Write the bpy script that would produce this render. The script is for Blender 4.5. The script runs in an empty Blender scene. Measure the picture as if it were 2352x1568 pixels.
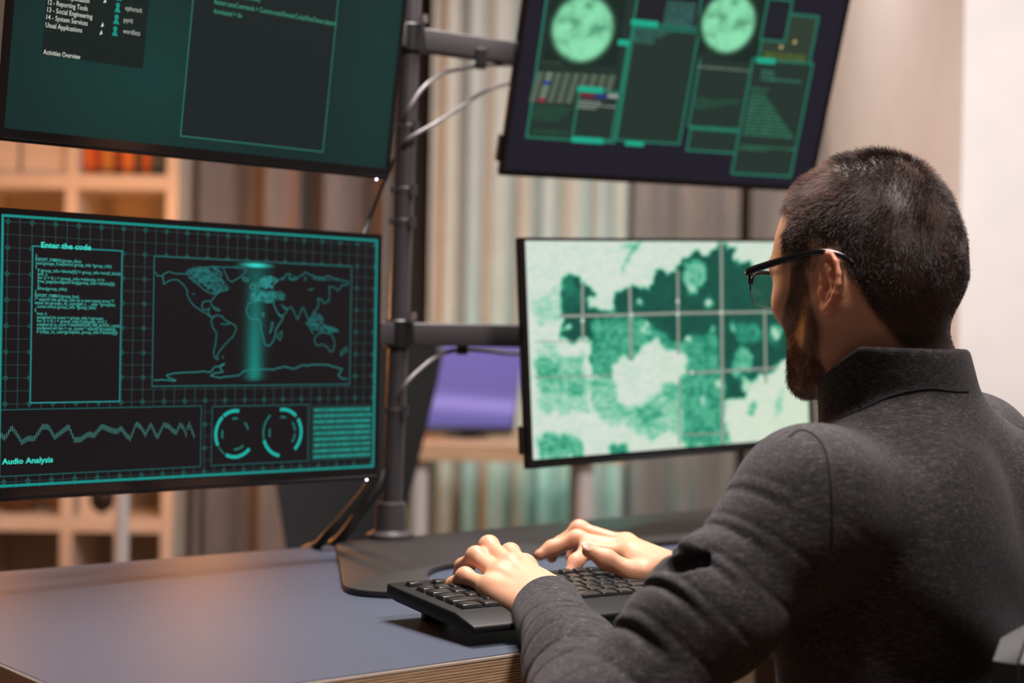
import bpy, bmesh, math, random
import numpy as np
from mathutils import Vector, Matrix

random.seed(7)
rng = np.random.default_rng(7)
scene = bpy.context.scene
COL = scene.collection

# ------------------------------------------------------------------ camera
FPX = 3750.0
CAMZ = 1.04
ROLL = math.radians(1.0)
PITCH = 13.0 / FPX
CAM = np.array([0.0, 0.0, CAMZ])
_f = np.array([0.0, math.cos(PITCH), -math.sin(PITCH)])
_u0 = np.array([0.0, math.sin(PITCH), math.cos(PITCH)])
_r0 = np.array([1.0, 0.0, 0.0])
CR = _r0 * math.cos(ROLL) + _u0 * math.sin(ROLL)
CU = -_r0 * math.sin(ROLL) + _u0 * math.cos(ROLL)
CF = _f
cam_data = bpy.data.cameras.new('camera')
cam = bpy.data.objects.new('camera', cam_data)
COL.objects.link(cam)
cam_data.sensor_width = 36.0
cam_data.lens = 36.0 * FPX / 2352.0
cam_data.clip_start = 0.05
cam.matrix_world = Matrix(((CR[0], CU[0], -CF[0], CAM[0]), (CR[1], CU[1], -CF[1], CAM[1]), (CR[2], CU[2], -CF[2], CAM[2]), (0, 0, 0, 1)))
cam_data.dof.use_dof = True
cam_data.dof.focus_distance = 1.66
cam_data.dof.aperture_fstop = 3.3
scene.camera = cam

# ------------------------------------------------------------------ world, lights, exposure
scene.view_settings.view_transform = 'Standard'
scene.view_settings.look = 'None'
scene.view_settings.gamma = 1.0
scene.view_settings.use_curve_mapping = False
scene.view_settings.exposure = 0.0
world = bpy.data.worlds.new('world')
scene.world = world
world.use_nodes = True
world.node_tree.nodes['Background'].inputs[0].default_value = (0.9, 0.75, 0.62, 1)
world.node_tree.nodes['Background'].inputs[1].default_value = 0.025


def area(name, loc, target, size, power, color, spread=180):
    d = bpy.data.lights.new(name, 'AREA')
    d.shape = 'RECTANGLE'
    d.size, d.size_y = size
    d.energy = power
    d.color = color
    d.spread = math.radians(spread)
    o = bpy.data.objects.new(name, d)
    COL.objects.link(o)
    o.location = loc
    o.rotation_euler = (Vector(target) - Vector(loc)).to_track_quat('-Z', 'Y').to_euler()
    return o


# soft ceiling panel over the desk, plus added lights for wall, curtain and fill
area('desk_ceiling_light', (0.10, 2.25, 2.6), (0.12, 1.95, 0.7), (0.9, 0.5), 80, (1.0, 0.92, 0.87))
area('rear_ceiling_light', (0.60, 1.0, 2.6), (0.45, 1.5, 0.8), (0.35, 0.35), 36, (1.0, 0.90, 0.86))
area('white_wall_light', (2.0, 2.3, 2.5), (1.9, 3.6, 1.2), (0.6, 0.4), 15, (1.0, 0.96, 0.95))
area('curtain_light', (0.5, 4.1, 2.6), (0.5, 5.2, 1.0), (1.0, 0.3), 11, (1.0, 0.93, 0.88), 150)
area('room_fill_light', (-0.8, -0.6, 2.4), (0.2, 2.0, 0.8), (1.2, 0.8), 1.2, (1.0, 0.86, 0.76))


def point(name, loc, power, color, radius=0.06):
    d = bpy.data.lights.new(name, 'POINT')
    d.energy = power
    d.color = color
    d.shadow_soft_size = radius
    o = bpy.data.objects.new(name, d)
    COL.objects.link(o)
    o.location = loc
    return o


# ------------------------------------------------------------------ helpers
def P(px, py, d):
    """The place in the room at forward distance d that the camera sees at this point of the picture."""
    u = (px - 1176.0) / FPX
    v = (784.0 - py) / FPX
    k = d / (CF[1] + u * CR[1] + v * CU[1])
    return CAM + (CF + u * CR + v * CU) * k


def on_plane(px, py, o, n):
    u = (px - 1176.0) / FPX
    v = (784.0 - py) / FPX
    D = CF + u * CR + v * CU
    t = np.dot(o - CAM, n) / np.dot(D, n)
    return CAM + D * t


def on_z(px, py, z):
    return on_plane(px, py, np.array([0, 0, z]), np.array([0, 0, 1.0]))


def lin(c):
    """sRGB 0-255 to linear."""
    out = []
    for x in c:
        x = x / 255.0
        out.append(x / 12.92 if x <= 0.04045 else ((x + 0.055) / 1.055) ** 2.4)
    return out


def empty(name, loc, rz=0.0, label=None, cat=None, group=None):
    o = bpy.data.objects.new(name, None)
    COL.objects.link(o)
    o.location = loc
    o.rotation_euler = (0, 0, rz)
    o.empty_display_size = 0.05
    tag(o, label, cat, group)
    return o


def tag(o, label=None, cat=None, group=None, kind=None):
    if label:
        o['label'] = label
    if cat:
        o['category'] = cat
    if group:
        o['group'] = group
    if kind:
        o['kind'] = kind
    return o


def link(name, me, mat=None, parent=None, smooth=False):
    """Link mesh data given in world coordinates; a parented one is moved into the parent's space."""
    o = bpy.data.objects.new(name, me)
    COL.objects.link(o)
    if mat is not None:
        if not isinstance(mat, (list, tuple)):
            mat = [mat]
        for m in mat:
            me.materials.append(m)
    if parent is not None:
        o.parent = parent
        bpy.context.view_layer.update()
        o.matrix_parent_inverse = parent.matrix_world.inverted()
    if smooth:
        me.polygons.foreach_set('use_smooth', [True] * len(me.polygons))
    return o


def bm_obj(name, bm, mat=None, parent=None, smooth=False, bevel=0.0, seg=2, auto=True):
    if bevel > 0:
        bmesh.ops.remove_doubles(bm, verts=bm.verts, dist=1e-6)
        es = [e for e in bm.edges if len(e.link_faces) == 2 and e.calc_face_angle(0) > 0.6]
        if es:
            bmesh.ops.bevel(bm, geom=es, offset=bevel, segments=seg, profile=0.5, affect='EDGES', clamp_overlap=True)
    bmesh.ops.recalc_face_normals(bm, faces=bm.faces)
    me = bpy.data.meshes.new(name)
    bm.to_mesh(me)
    bm.free()
    o = link(name, me, mat, parent)
    if smooth:
        me.polygons.foreach_set('use_smooth', [True] * len(me.polygons))
        me.update()
        try:
            me.set_sharp_from_angle(angle=math.radians(40))
        except Exception:
            pass
    return o


def frame3(x, y, z, o=(0, 0, 0)):
    return Matrix(((x[0], y[0], z[0], o[0]), (x[1], y[1], z[1], o[1]), (x[2], y[2], z[2], o[2]), (0, 0, 0, 1)))


I4 = Matrix.Identity(4)


def box(bm, lo, hi, M=I4, mi=0):
    vs = [bm.verts.new(M @ Vector((x, y, z))) for z in (lo[2], hi[2]) for y in (lo[1], hi[1]) for x in (lo[0], hi[0])]
    for f in ((0, 2, 3, 1), (4, 5, 7, 6), (0, 1, 5, 4), (2, 6, 7, 3), (0, 4, 6, 2), (1, 3, 7, 5)):
        fc = bm.faces.new([vs[i] for i in f])
        fc.material_index = mi
    return vs


def prism(bm, pts, z0, z1, M=I4, mi=0):
    a = [bm.verts.new(M @ Vector((p[0], p[1], z0))) for p in pts]
    b = [bm.verts.new(M @ Vector((p[0], p[1], z1))) for p in pts]
    n = len(pts)
    bm.faces.new(a[::-1]).material_index = mi
    bm.faces.new(b).material_index = mi
    for i in range(n):
        bm.faces.new((a[i], a[(i + 1) % n], b[(i + 1) % n], b[i])).material_index = mi


def tube(bm, pts, r, seg=12, cap=True, flat=None):
    pts = [Vector(p) for p in pts]
    n = len(pts)
    rs = r if isinstance(r, (list, tuple)) else [r] * n
    rings = []
    t0 = (pts[1] - pts[0]).normalized()
    up = Vector((0, 0, 1)) if abs(t0.z) < 0.9 else Vector((0, 1, 0))
    nx = t0.cross(up).normalized()
    for i, p in enumerate(pts):
        t = (pts[min(i + 1, n - 1)] - pts[max(i - 1, 0)]).normalized()
        nx = (nx - t * nx.dot(t)).normalized()
        ny = t.cross(nx)
        k = flat or 1.0
        rings.append([bm.verts.new(p + (nx * math.cos(a) + ny * math.sin(a) * k) * rs[i]) for a in [2 * math.pi * j / seg for j in range(seg)]])
    for i in range(n - 1):
        for j in range(seg):
            bm.faces.new((rings[i][j], rings[i][(j + 1) % seg], rings[i + 1][(j + 1) % seg], rings[i + 1][j]))
    if cap:
        bm.faces.new(rings[0][::-1])
        bm.faces.new(rings[-1])


def lathe(bm, prof, M=I4, seg=32):
    rings = []
    for r, z in prof:
        rings.append([bm.verts.new(M @ Vector((r * math.cos(2 * math.pi * j / seg), r * math.sin(2 * math.pi * j / seg), z))) for j in range(seg)])
    for i in range(len(prof) - 1):
        for j in range(seg):
            bm.faces.new((rings[i][j], rings[i][(j + 1) % seg], rings[i + 1][(j + 1) % seg], rings[i + 1][j]))
    bm.faces.new(rings[0][::-1])
    bm.faces.new(rings[-1])


def smooth_path(pts, n=8):
    """Catmull-Rom through the points."""
    p = [np.array(q, float) for q in pts]
    p = [2 * p[0] - p[1]] + p + [2 * p[-1] - p[-2]]
    out = []
    for i in range(1, len(p) - 2):
        for k in range(n):
            t = k / n
            out.append(0.5 * ((2 * p[i]) + (-p[i - 1] + p[i + 1]) * t + (2 * p[i - 1] - 5 * p[i] + 4 * p[i + 1] - p[i + 2]) * t * t + (-p[i - 1] + 3 * p[i] - 3 * p[i + 1] + p[i + 2]) * t ** 3))
    out.append(p[-2])
    return out


def copy_tree(o, parent=None):
    c = o.copy()
    COL.objects.link(c)
    if parent is not None:
        inv = o.matrix_parent_inverse.copy()
        c.parent = parent
        c.matrix_parent_inverse = inv
    for ch in [x for x in scene.objects if x.parent == o]:
        copy_tree(ch, c)
    return c


# ------------------------------------------------------------------ materials
def mat(name, color, rough=0.6, metal=0.0, **kw):
    m = bpy.data.materials.new(name)
    m.use_nodes = True
    b = m.node_tree.nodes['Principled BSDF']
    b.inputs['Base Color'].default_value = (*color, 1)
    b.inputs['Roughness'].default_value = rough
    b.inputs['Metallic'].default_value = metal
    for k, v in kw.items():
        b.inputs[k.replace('_', ' ')].default_value = v
    return m


def N(m, t, **kw):
    n = m.node_tree.nodes.new(t)
    for k, v in kw.items():
        setattr(n, k, v)
    return n


def L(m, a, b):
    m.node_tree.links.new(a, b)


def bsdf(m):
    return m.node_tree.nodes['Principled BSDF']


def noisy(m, c1, c2, scale, detail=4, coords='Object', stretch=(1, 1, 1), bump=0.0, lo=0.35, hi=0.65, bscale=None):
    """Mix two colours of the thing by noise, with an optional bump."""
    tc = N(m, 'ShaderNodeTexCoord')
    mp = N(m, 'ShaderNodeMapping')
    mp.inputs['Scale'].default_value = stretch
    L(m, tc.outputs[coords], mp.inputs[0])
    nz = N(m, 'ShaderNodeTexNoise')
    nz.inputs['Scale'].default_value = scale
    nz.inputs['Detail'].default_value = detail
    L(m, mp.outputs[0], nz.inputs['Vector'])
    rp = N(m, 'ShaderNodeValToRGB')
    rp.color_ramp.elements[0].position = lo
    rp.color_ramp.elements[1].position = hi
    rp.color_ramp.elements[0].color = (*c1, 1)
    rp.color_ramp.elements[1].color = (*c2, 1)
    L(m, nz.outputs['Fac'], rp.inputs[0])
    L(m, rp.outputs[0], bsdf(m).inputs['Base Color'])
    if bump:
        n2 = nz
        if bscale:
            n2 = N(m, 'ShaderNodeTexNoise')
            n2.inputs['Scale'].default_value = bscale
            n2.inputs['Detail'].default_value = 3
            L(m, mp.outputs[0], n2.inputs['Vector'])
        bp = N(m, 'ShaderNodeBump')
        bp.inputs['Strength'].default_value = bump
        bp.inputs['Distance'].default_value = 0.001
        L(m, n2.outputs['Fac'], bp.inputs['Height'])
        L(m, bp.outputs[0], bsdf(m).inputs['Normal'])
    return m


M_black = mat('black_plastic', (0.012, 0.011, 0.012), 0.38)
M_gloss = mat('gloss_black_plastic', (0.008, 0.007, 0.008), 0.15)
M_steel = mat('dark_powder_coated_steel', (0.065, 0.057, 0.062), 0.40, 0.2)
M_plate = noisy(mat('black_coated_plate', (0.02, 0.019, 0.02), 0.48, 0.0), (0.02, 0.019, 0.019), (0.027, 0.025, 0.025), 180)
M_cable = mat('grey_cable', (0.15, 0.135, 0.14), 0.28)
M_cableb = mat('black_cable', (0.01, 0.009, 0.009), 0.35)
M_chrome = mat('bolt_metal', (0.6, 0.55, 0.56), 0.25, 0.9)
M_wall = noisy(mat('white_painted_plaster', (0.78, 0.74, 0.73), 0.85), (0.76, 0.725, 0.715), (0.80, 0.76, 0.75), 9, bump=0.05, bscale=90)
M_wallback = noisy(mat('cream_plaster', (0.62, 0.56, 0.5), 0.85), (0.60, 0.53, 0.46), (0.64, 0.58, 0.51), 7)
M_ceil = noisy(mat('ceiling_paint', (0.75, 0.73, 0.7), 0.9), (0.73, 0.71, 0.69), (0.77, 0.75, 0.72), 6)
M_floor = mat('oak_floor', (0.2, 0.12, 0.07), 0.4)


def floor_mat(m):
    tc = N(m, 'ShaderNodeTexCoord')
    br = N(m, 'ShaderNodeTexBrick')
    br.inputs['Scale'].default_value = 1.0
    br.inputs['Brick Width'].default_value = 1.3
    br.inputs['Row Height'].default_value = 0.14
    br.inputs['Mortar Size'].default_value = 0.002
    br.inputs['Color1'].default_value = (0.22, 0.13, 0.075, 1)
    br.inputs['Color2'].default_value = (0.16, 0.10, 0.06, 1)
    br.inputs['Mortar'].default_value = (0.04, 0.025, 0.015, 1)
    L(m, tc.outputs['Object'], br.inputs['Vector'])
    L(m, br.outputs['Color'], bsdf(m).inputs['Base Color'])


floor_mat(M_floor)


def fabric(name, c, c2, scale=60, rough=0.9, sheen=0.3):
    m = mat(name, c, rough)
    bsdf(m).inputs['Sheen Weight'].default_value = sheen
    return noisy(m, c, c2, scale, stretch=(1, 1, 0.15), bump=0.1, bscale=400)


M_cur_grey = fabric('grey_drape', (0.16, 0.14, 0.145), (0.20, 0.18, 0.18))
M_cur_pale = fabric('pale_sheer_drape', (0.50, 0.53, 0.51), (0.57, 0.60, 0.58))
M_cur_taupe = fabric('taupe_drape', (0.22, 0.19, 0.18), (0.27, 0.235, 0.225))
M_far = noisy(mat('dark_unseen_room_paint', (0.22, 0.2, 0.19), 0.9), (0.20, 0.18, 0.17), (0.24, 0.22, 0.2), 6)  # unseen walls and ceiling, darkened to cut bounced light
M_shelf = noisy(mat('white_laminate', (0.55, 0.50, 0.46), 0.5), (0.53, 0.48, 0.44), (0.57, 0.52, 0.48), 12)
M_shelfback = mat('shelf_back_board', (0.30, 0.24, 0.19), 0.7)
M_woodlight = mat('beech_wood', (0.5, 0.33, 0.2), 0.45)
noisy(M_woodlight, (0.44, 0.28, 0.16), (0.56, 0.38, 0.24), 14, stretch=(1, 12, 12))
M_whitemetal = mat('white_metal', (0.6, 0.57, 0.58), 0.3, 0.2)
M_chairfab = fabric('black_mesh_fabric', (0.006, 0.006, 0.007), (0.010, 0.010, 0.012), 300, sheen=0.0)


def plywood():
    m = mat('plywood_edge', (0.5, 0.3, 0.16), 0.55)
    tc = N(m, 'ShaderNodeTexCoord')
    sp = N(m, 'ShaderNodeSeparateXYZ')
    L(m, tc.outputs['Object'], sp.inputs[0])
    nz = N(m, 'ShaderNodeTexNoise')
    nz.inputs['Scale'].default_value = 9
    mp = N(m, 'ShaderNodeMapping')
    mp.inputs['Scale'].default_value = (1, 1, 25)
    L(m, tc.outputs['Object'], mp.inputs[0])
    L(m, mp.outputs[0], nz.inputs['Vector'])
    ma = N(m, 'ShaderNodeMath', operation='MULTIPLY_ADD')
    ma.inputs[1].default_value = 0.0016
    L(m, nz.outputs['Fac'], ma.inputs[0])
    L(m, sp.outputs['Z'], ma.inputs[2])
    mul = N(m, 'ShaderNodeMath', operation='MULTIPLY')
    mul.inputs[1].default_value = 2 * math.pi / 0.0027
    L(m, ma.outputs[0], mul.inputs[0])
    sn = N(m, 'ShaderNodeMath', operation='SINE')
    L(m, mul.outputs[0], sn.inputs[0])
    rp = N(m, 'ShaderNodeValToRGB')
    e = rp.color_ramp.elements
    e[0].position, e[0].color = 0.0, (0.16, 0.07, 0.03, 1)
    e[1].position, e[1].color = 1.0, (0.90, 0.72, 0.50, 1)
    x = e.new(0.3)
    x.color = (0.50, 0.28, 0.14, 1)
    x = e.new(0.75)
    x.color = (0.66, 0.42, 0.24, 1)
    mr = N(m, 'ShaderNodeMapRange')
    mr.inputs['From Min'].default_value = -1
    L(m, sn.outputs[0], mr.inputs['Value'])
    # fine grain along the boards
    n2 = N(m, 'ShaderNodeTexNoise')
    n2.inputs['Scale'].default_value = 60
    m2 = N(m, 'ShaderNodeMapping')
    m2.inputs['Scale'].default_value = (1, 1, 30)
    L(m, tc.outputs['Object'], m2.inputs[0])
    L(m, m2.outputs[0], n2.inputs['Vector'])
    ad = N(m, 'ShaderNodeMath', operation='MULTIPLY_ADD')
    ad.inputs[1].default_value = 0.5
    L(m, n2.outputs['Fac'], ad.inputs[0])
    sb = N(m, 'ShaderNodeMath', operation='SUBTRACT')
    sb.inputs[1].default_value = 0.25
    L(m, mr.outputs[0], sb.inputs[0])
    L(m, sb.outputs[0], ad.inputs[2])
    L(m, ad.outputs[0], rp.inputs[0])
    L(m, rp.outputs[0], bsdf(m).inputs['Base Color'])
    return m


M_ply = plywood()
M_desktop = noisy(mat('slate_blue_laminate', (0.13, 0.15, 0.2), 0.52, Specular_IOR_Level=0.22), (0.056, 0.068, 0.100), (0.066, 0.078, 0.112), 500, detail=2, bump=0.05)
M_deskrim = mat('pale_edge_band', (0.75, 0.62, 0.52), 0.4)


# ------------------------------------------------------------------ the setting
def slab(name, lo, hi, m):
    bm = bmesh.new()
    box(bm, lo, hi)
    o = bm_obj(name, bm, m)
    o['kind'] = 'structure'
    return o


XL, XR, YF, YB, ZC = -3.4, 3.0, -1.8, 5.45, 2.75
slab('floor', (XL, YF, -0.1), (XR, YB, 0), M_floor)
slab('ceiling', (XL, YF, ZC), (XR, YB, ZC + 0.1), M_far)
slab('wall_back', (XL, YB, 0), (XR, YB + 0.1, ZC), M_wallback)
slab('wall_left', (XL - 0.1, YF, 0), (XL, YB, ZC), M_far)
slab('wall_front', (XL, YF - 0.1, 0), (XR, YF, ZC), M_far)
slab('wall_right', (P(2209, 400, 3.6)[0], 3.6, 0), (XR, YB, ZC), M_wall)
slab('wall_side', (XR, YF, 0), (XR + 0.1, YB, ZC), M_far)
slab('baseboard_back', (XL, YB - 0.015, 0), (0.9, YB, 0.09), M_wall)


# ------------------------------------------------------------------ desk
DESK_Z = 0.74
fr0 = on_z(680, 1568, DESK_Z)
fr1 = on_z(1180, 1498, DESK_Z)
dx = (fr1 - fr0)
dx /= np.linalg.norm(dx)              # along the front edge, towards the far right
dn = np.array([-dx[1], dx[0], 0.0])   # from the front edge to the back
lf = on_z(60, 1547.5, DESK_Z)
bk = on_z(320, 1287, DESK_Z)
s_left = np.dot(lf - fr0, dx)
depth = np.dot(bk - fr0, dn)
print('desk', dx, dn, s_left, depth, fr0, fr1)
DM = frame3(dx, dn, (0, 0, 1), (fr0[0], fr0[1], DESK_Z))
X0, X1 = s_left, 1.45


def rrect(x0, y0, x1, y1, r, n=6):
    out = []
    for cx, cy, a0 in ((x1 - r, y0 + r, -90), (x1 - r, y1 - r, 0), (x0 + r, y1 - r, 90), (x0 + r, y0 + r, 180)):
        for k in range(n + 1):
            a = math.radians(a0 + 90 * k / n)
            out.append((cx + r * math.cos(a), cy + r * math.sin(a)))
    return out


desk = empty('desk', tuple(DM @ Vector((0.3, 0.35, -DESK_Z))), 0, 'large desk with slate blue top and thick plywood edge in front of the man', 'desk')
bm = bmesh.new()
prism(bm, rrect(X0, 0, X1, depth, 0.012), -0.002, 0.0, DM)
bm_obj('desktop_surface', bm, M_desktop, desk)
bm = bmesh.new()
prism(bm, rrect(X0 - 0.0015, -0.0015, X1 + 0.0015, depth + 0.0015, 0.013), -0.0035, -0.0012, DM)
bm_obj('edge_band', bm, M_deskrim, desk)
bm = bmesh.new()
prism(bm, rrect(X0 - 0.001, -0.001, X1 + 0.001, depth + 0.001, 0.012), -0.045, -0.0035, DM)
o = bm_obj('plywood_board', bm, M_ply, desk)
for sx in (X0 + 0.06, X1 - 0.12):
    for sy in (0.06, depth - 0.12):
        bm = bmesh.new()
        box(bm, (sx, sy, -DESK_Z), (sx + 0.06, sy + 0.06, -0.045), DM)
        bm_obj('leg', bm, M_steel, desk, bevel=0.004)

# ------------------------------------------------------------------ screens
M_SCREEN = bpy.data.materials.new('lit_screen')
M_SCREEN.use_nodes = True
_at = N(M_SCREEN, 'ShaderNodeAttribute', attribute_name='Col')
_b = bsdf(M_SCREEN)
_b.inputs['Base Color'].default_value = (0.006, 0.006, 0.007, 1)
_b.inputs['Roughness'].default_value = 0.35
_b.inputs['Specular IOR Level'].default_value = 0.25
L(M_SCREEN, _at.outputs['Color'], _b.inputs['Emission Color'])
_b.inputs['Emission Strength'].default_value = 1.0


class Canvas:
    """Flat lit picture of a screen, gathered as polygons in screen metres with a colour per corner."""

    def __init__(self, o, ax, ay):
        self.o, self.ax, self.ay = np.array(o), np.array(ax), np.array(ay)
        self.n = np.cross(self.ax, self.ay)   # towards the viewer
        self.v, self.f, self.c, self.layer = [], [], [], 0

    def at(self, px, py):
        q = on_plane(px, py, self.o, self.n) - self.o
        return np.array([np.dot(q, self.ax), np.dot(q, self.ay)])

    def poly(self, pts, col, k=1.0):
        i = len(self.v)
        z = 0.0002 + self.layer * 0.00004
        cols = col if isinstance(col[0], (list, tuple, np.ndarray)) else [col] * len(pts)
        for p, c in zip(pts, cols):
            self.v.append(self.o + self.ax * p[0] + self.ay * p[1] + self.n * z)
            self.c.append([c[0] * k, c[1] * k, c[2] * k, 1])
        self.f.append(list(range(i, i + len(pts))))

    def rect(self, a, b, col, k=1.0):
        x0, x1 = sorted((a[0], b[0]))
        y0, y1 = sorted((a[1], b[1]))
        self.poly([(x0, y0), (x1, y0), (x1, y1), (x0, y1)], col, k)

    def line(self, pts, w, col, k=1.0, closed=False):
        pts = [np.array(p, float) for p in pts]
        if closed:
            pts = pts + [pts[0]]
        for a, b in zip(pts[:-1], pts[1:]):
            d = b - a
            l = np.linalg.norm(d)
            if l < 1e-7:
                continue
            d /= l
            nn = np.array([-d[1], d[0]]) * w / 2
            e = d * w * 0.3
            self.poly([a - nn - e, b - nn + e, b + nn + e, a + nn - e], col, k)

    def frame(self, a, b, w, col, k=1.0):
        x0, x1 = sorted((a[0], b[0]))
        y0, y1 = sorted((a[1], b[1]))
        self.rect((x0, y0), (x1, y0 + w), col, k)
        self.rect((x0, y1 - w), (x1, y1), col, k)
        self.rect((x0, y0 + w), (x0 + w, y1 - w), col, k)
        self.rect((x1 - w, y0 + w), (x1, y1 - w), col, k)

    def arc(self, c, r, w, a0, a1, col, k=1.0, n=18):
        for i in range(n):
            t0 = math.radians(a0 + (a1 - a0) * i / n)
            t1 = math.radians(a0 + (a1 - a0) * (i + 1) / n)
            q = [(c[0] + rr * math.cos(t), c[1] + rr * math.sin(t)) for rr, t in ((r - w / 2, t0), (r + w / 2, t0), (r + w / 2, t1), (r - w / 2, t1))]
            self.poly(q, col, k)

    def grid(self, a, b, img, mask=None):
        """img: rows top to bottom of RGB, laid between corner a (left, bottom) and b (right, top)."""
        h, w, _ = img.shape
        i0 = len(self.v)
        z = 0.0002 + self.layer * 0.00004
        for r in range(h):
            for q in range(w):
                x = a[0] + (b[0] - a[0]) * q / (w - 1)
                y = b[1] - (b[1] - a[1]) * r / (h - 1)
                self.v.append(self.o + self.ax * x + self.ay * y + self.n * z)
                self.c.append([*img[r, q], 1])
        for r in range(h - 1):
            for q in range(w - 1):
                if mask is not None and not mask[r, q]:
                    continue
                k = i0 + r * w + q
                self.f.append([k + w, k + w + 1, k + 1, k])

    def text(self, s, a, height, col, width=None, k=1.0, bold=0.0):
        cu = bpy.data.curves.new('t', 'FONT')
        cu.body = s
        cu.size = 1.0
        cu.offset = bold
        cu.resolution_u = 2
        ob = bpy.data.objects.new('t', cu)
        COL.objects.link(ob)
        dg = bpy.context.evaluated_depsgraph_get()
        me = ob.evaluated_get(dg).to_mesh()
        vs = np.array([v.co[:2] for v in me.vertices]) if len(me.vertices) else np.zeros((0, 2))
        fs = [list(p.vertices) for p in me.polygons]
        ob.evaluated_get(dg).to_mesh_clear()
        bpy.data.objects.remove(ob)
        bpy.data.curves.remove(cu)
        if not len(vs):
            return
        sx = sy = height
        if width:
            sx = width / max(vs[:, 0].max() - vs[:, 0].min(), 1e-6)
        vs = vs - [vs[:, 0].min(), 0]
        i = len(self.v)
        z = 0.0002 + self.layer * 0.00004
        for p in vs:
            self.v.append(self.o + self.ax * (a[0] + p[0] * sx) + self.ay * (a[1] + p[1] * sy) + self.n * z)
            self.c.append([col[0] * k, col[1] * k, col[2] * k, 1])
        for f in fs:
            self.f.append([i + q for q in f])

    def build(self, name, parent):
        me = bpy.data.meshes.new(name)
        me.from_pydata([tuple(v) for v in self.v], [], self.f)
        ca = me.color_attributes.new('Col', 'FLOAT_COLOR', 'POINT')
        ca.data.foreach_set('color', np.array(self.c, np.float32).ravel())
        return link(name, me, M_SCREEN, parent)


# noise for screen pictures
def vnoise(x, y, seed):
    xi, yi = np.floor(x).astype(np.int64), np.floor(y).astype(np.int64)
    xf, yf = x - xi, y - yi
    u, v = xf * xf * (3 - 2 * xf), yf * yf * (3 - 2 * yf)

    def h(a, b):
        n = (a * 374761393 + b * 668265263 + seed * 1442695041) & 0x7fffffff
        n = ((n ^ (n >> 13)) * 1274126177) & 0x7fffffff
        return ((n ^ (n >> 16)) & 0xffff) / 65535.0
    return (h(xi, yi) * (1 - u) + h(xi + 1, yi) * u) * (1 - v) + (h(xi, yi + 1) * (1 - u) + h(xi + 1, yi + 1) * u) * v


def fbm(x, y, seed, o=4):
    s, a, t = 0, 0.5, 0
    for k in range(o):
        s = s + a * vnoise(x * 2 ** k, y * 2 ** k, seed + k)
        t += a
        a *= 0.55
    return s / t


def inpoly(x, y, poly):
    r = np.zeros(x.shape, bool)
    n = len(poly)
    for i in range(n):
        x0, y0 = poly[i]
        x1, y1 = poly[(i + 1) % n]
        c = ((y0 > y) != (y1 > y)) & (x < (x1 - x0) * (y - y0) / (y1 - y0 + 1e-12) + x0)
        r ^= c
    return r


def blur(a, n):
    k = np.array([1, 2, 1]) / 4.0
    for _ in range(n):
        a = np.apply_along_axis(lambda r: np.convolve(np.pad(r, 1, 'edge'), k, 'valid'), 0, a)
        a = np.apply_along_axis(lambda r: np.convolve(np.pad(r, 1, 'edge'), k, 'valid'), 1, a)
    return a


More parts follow.
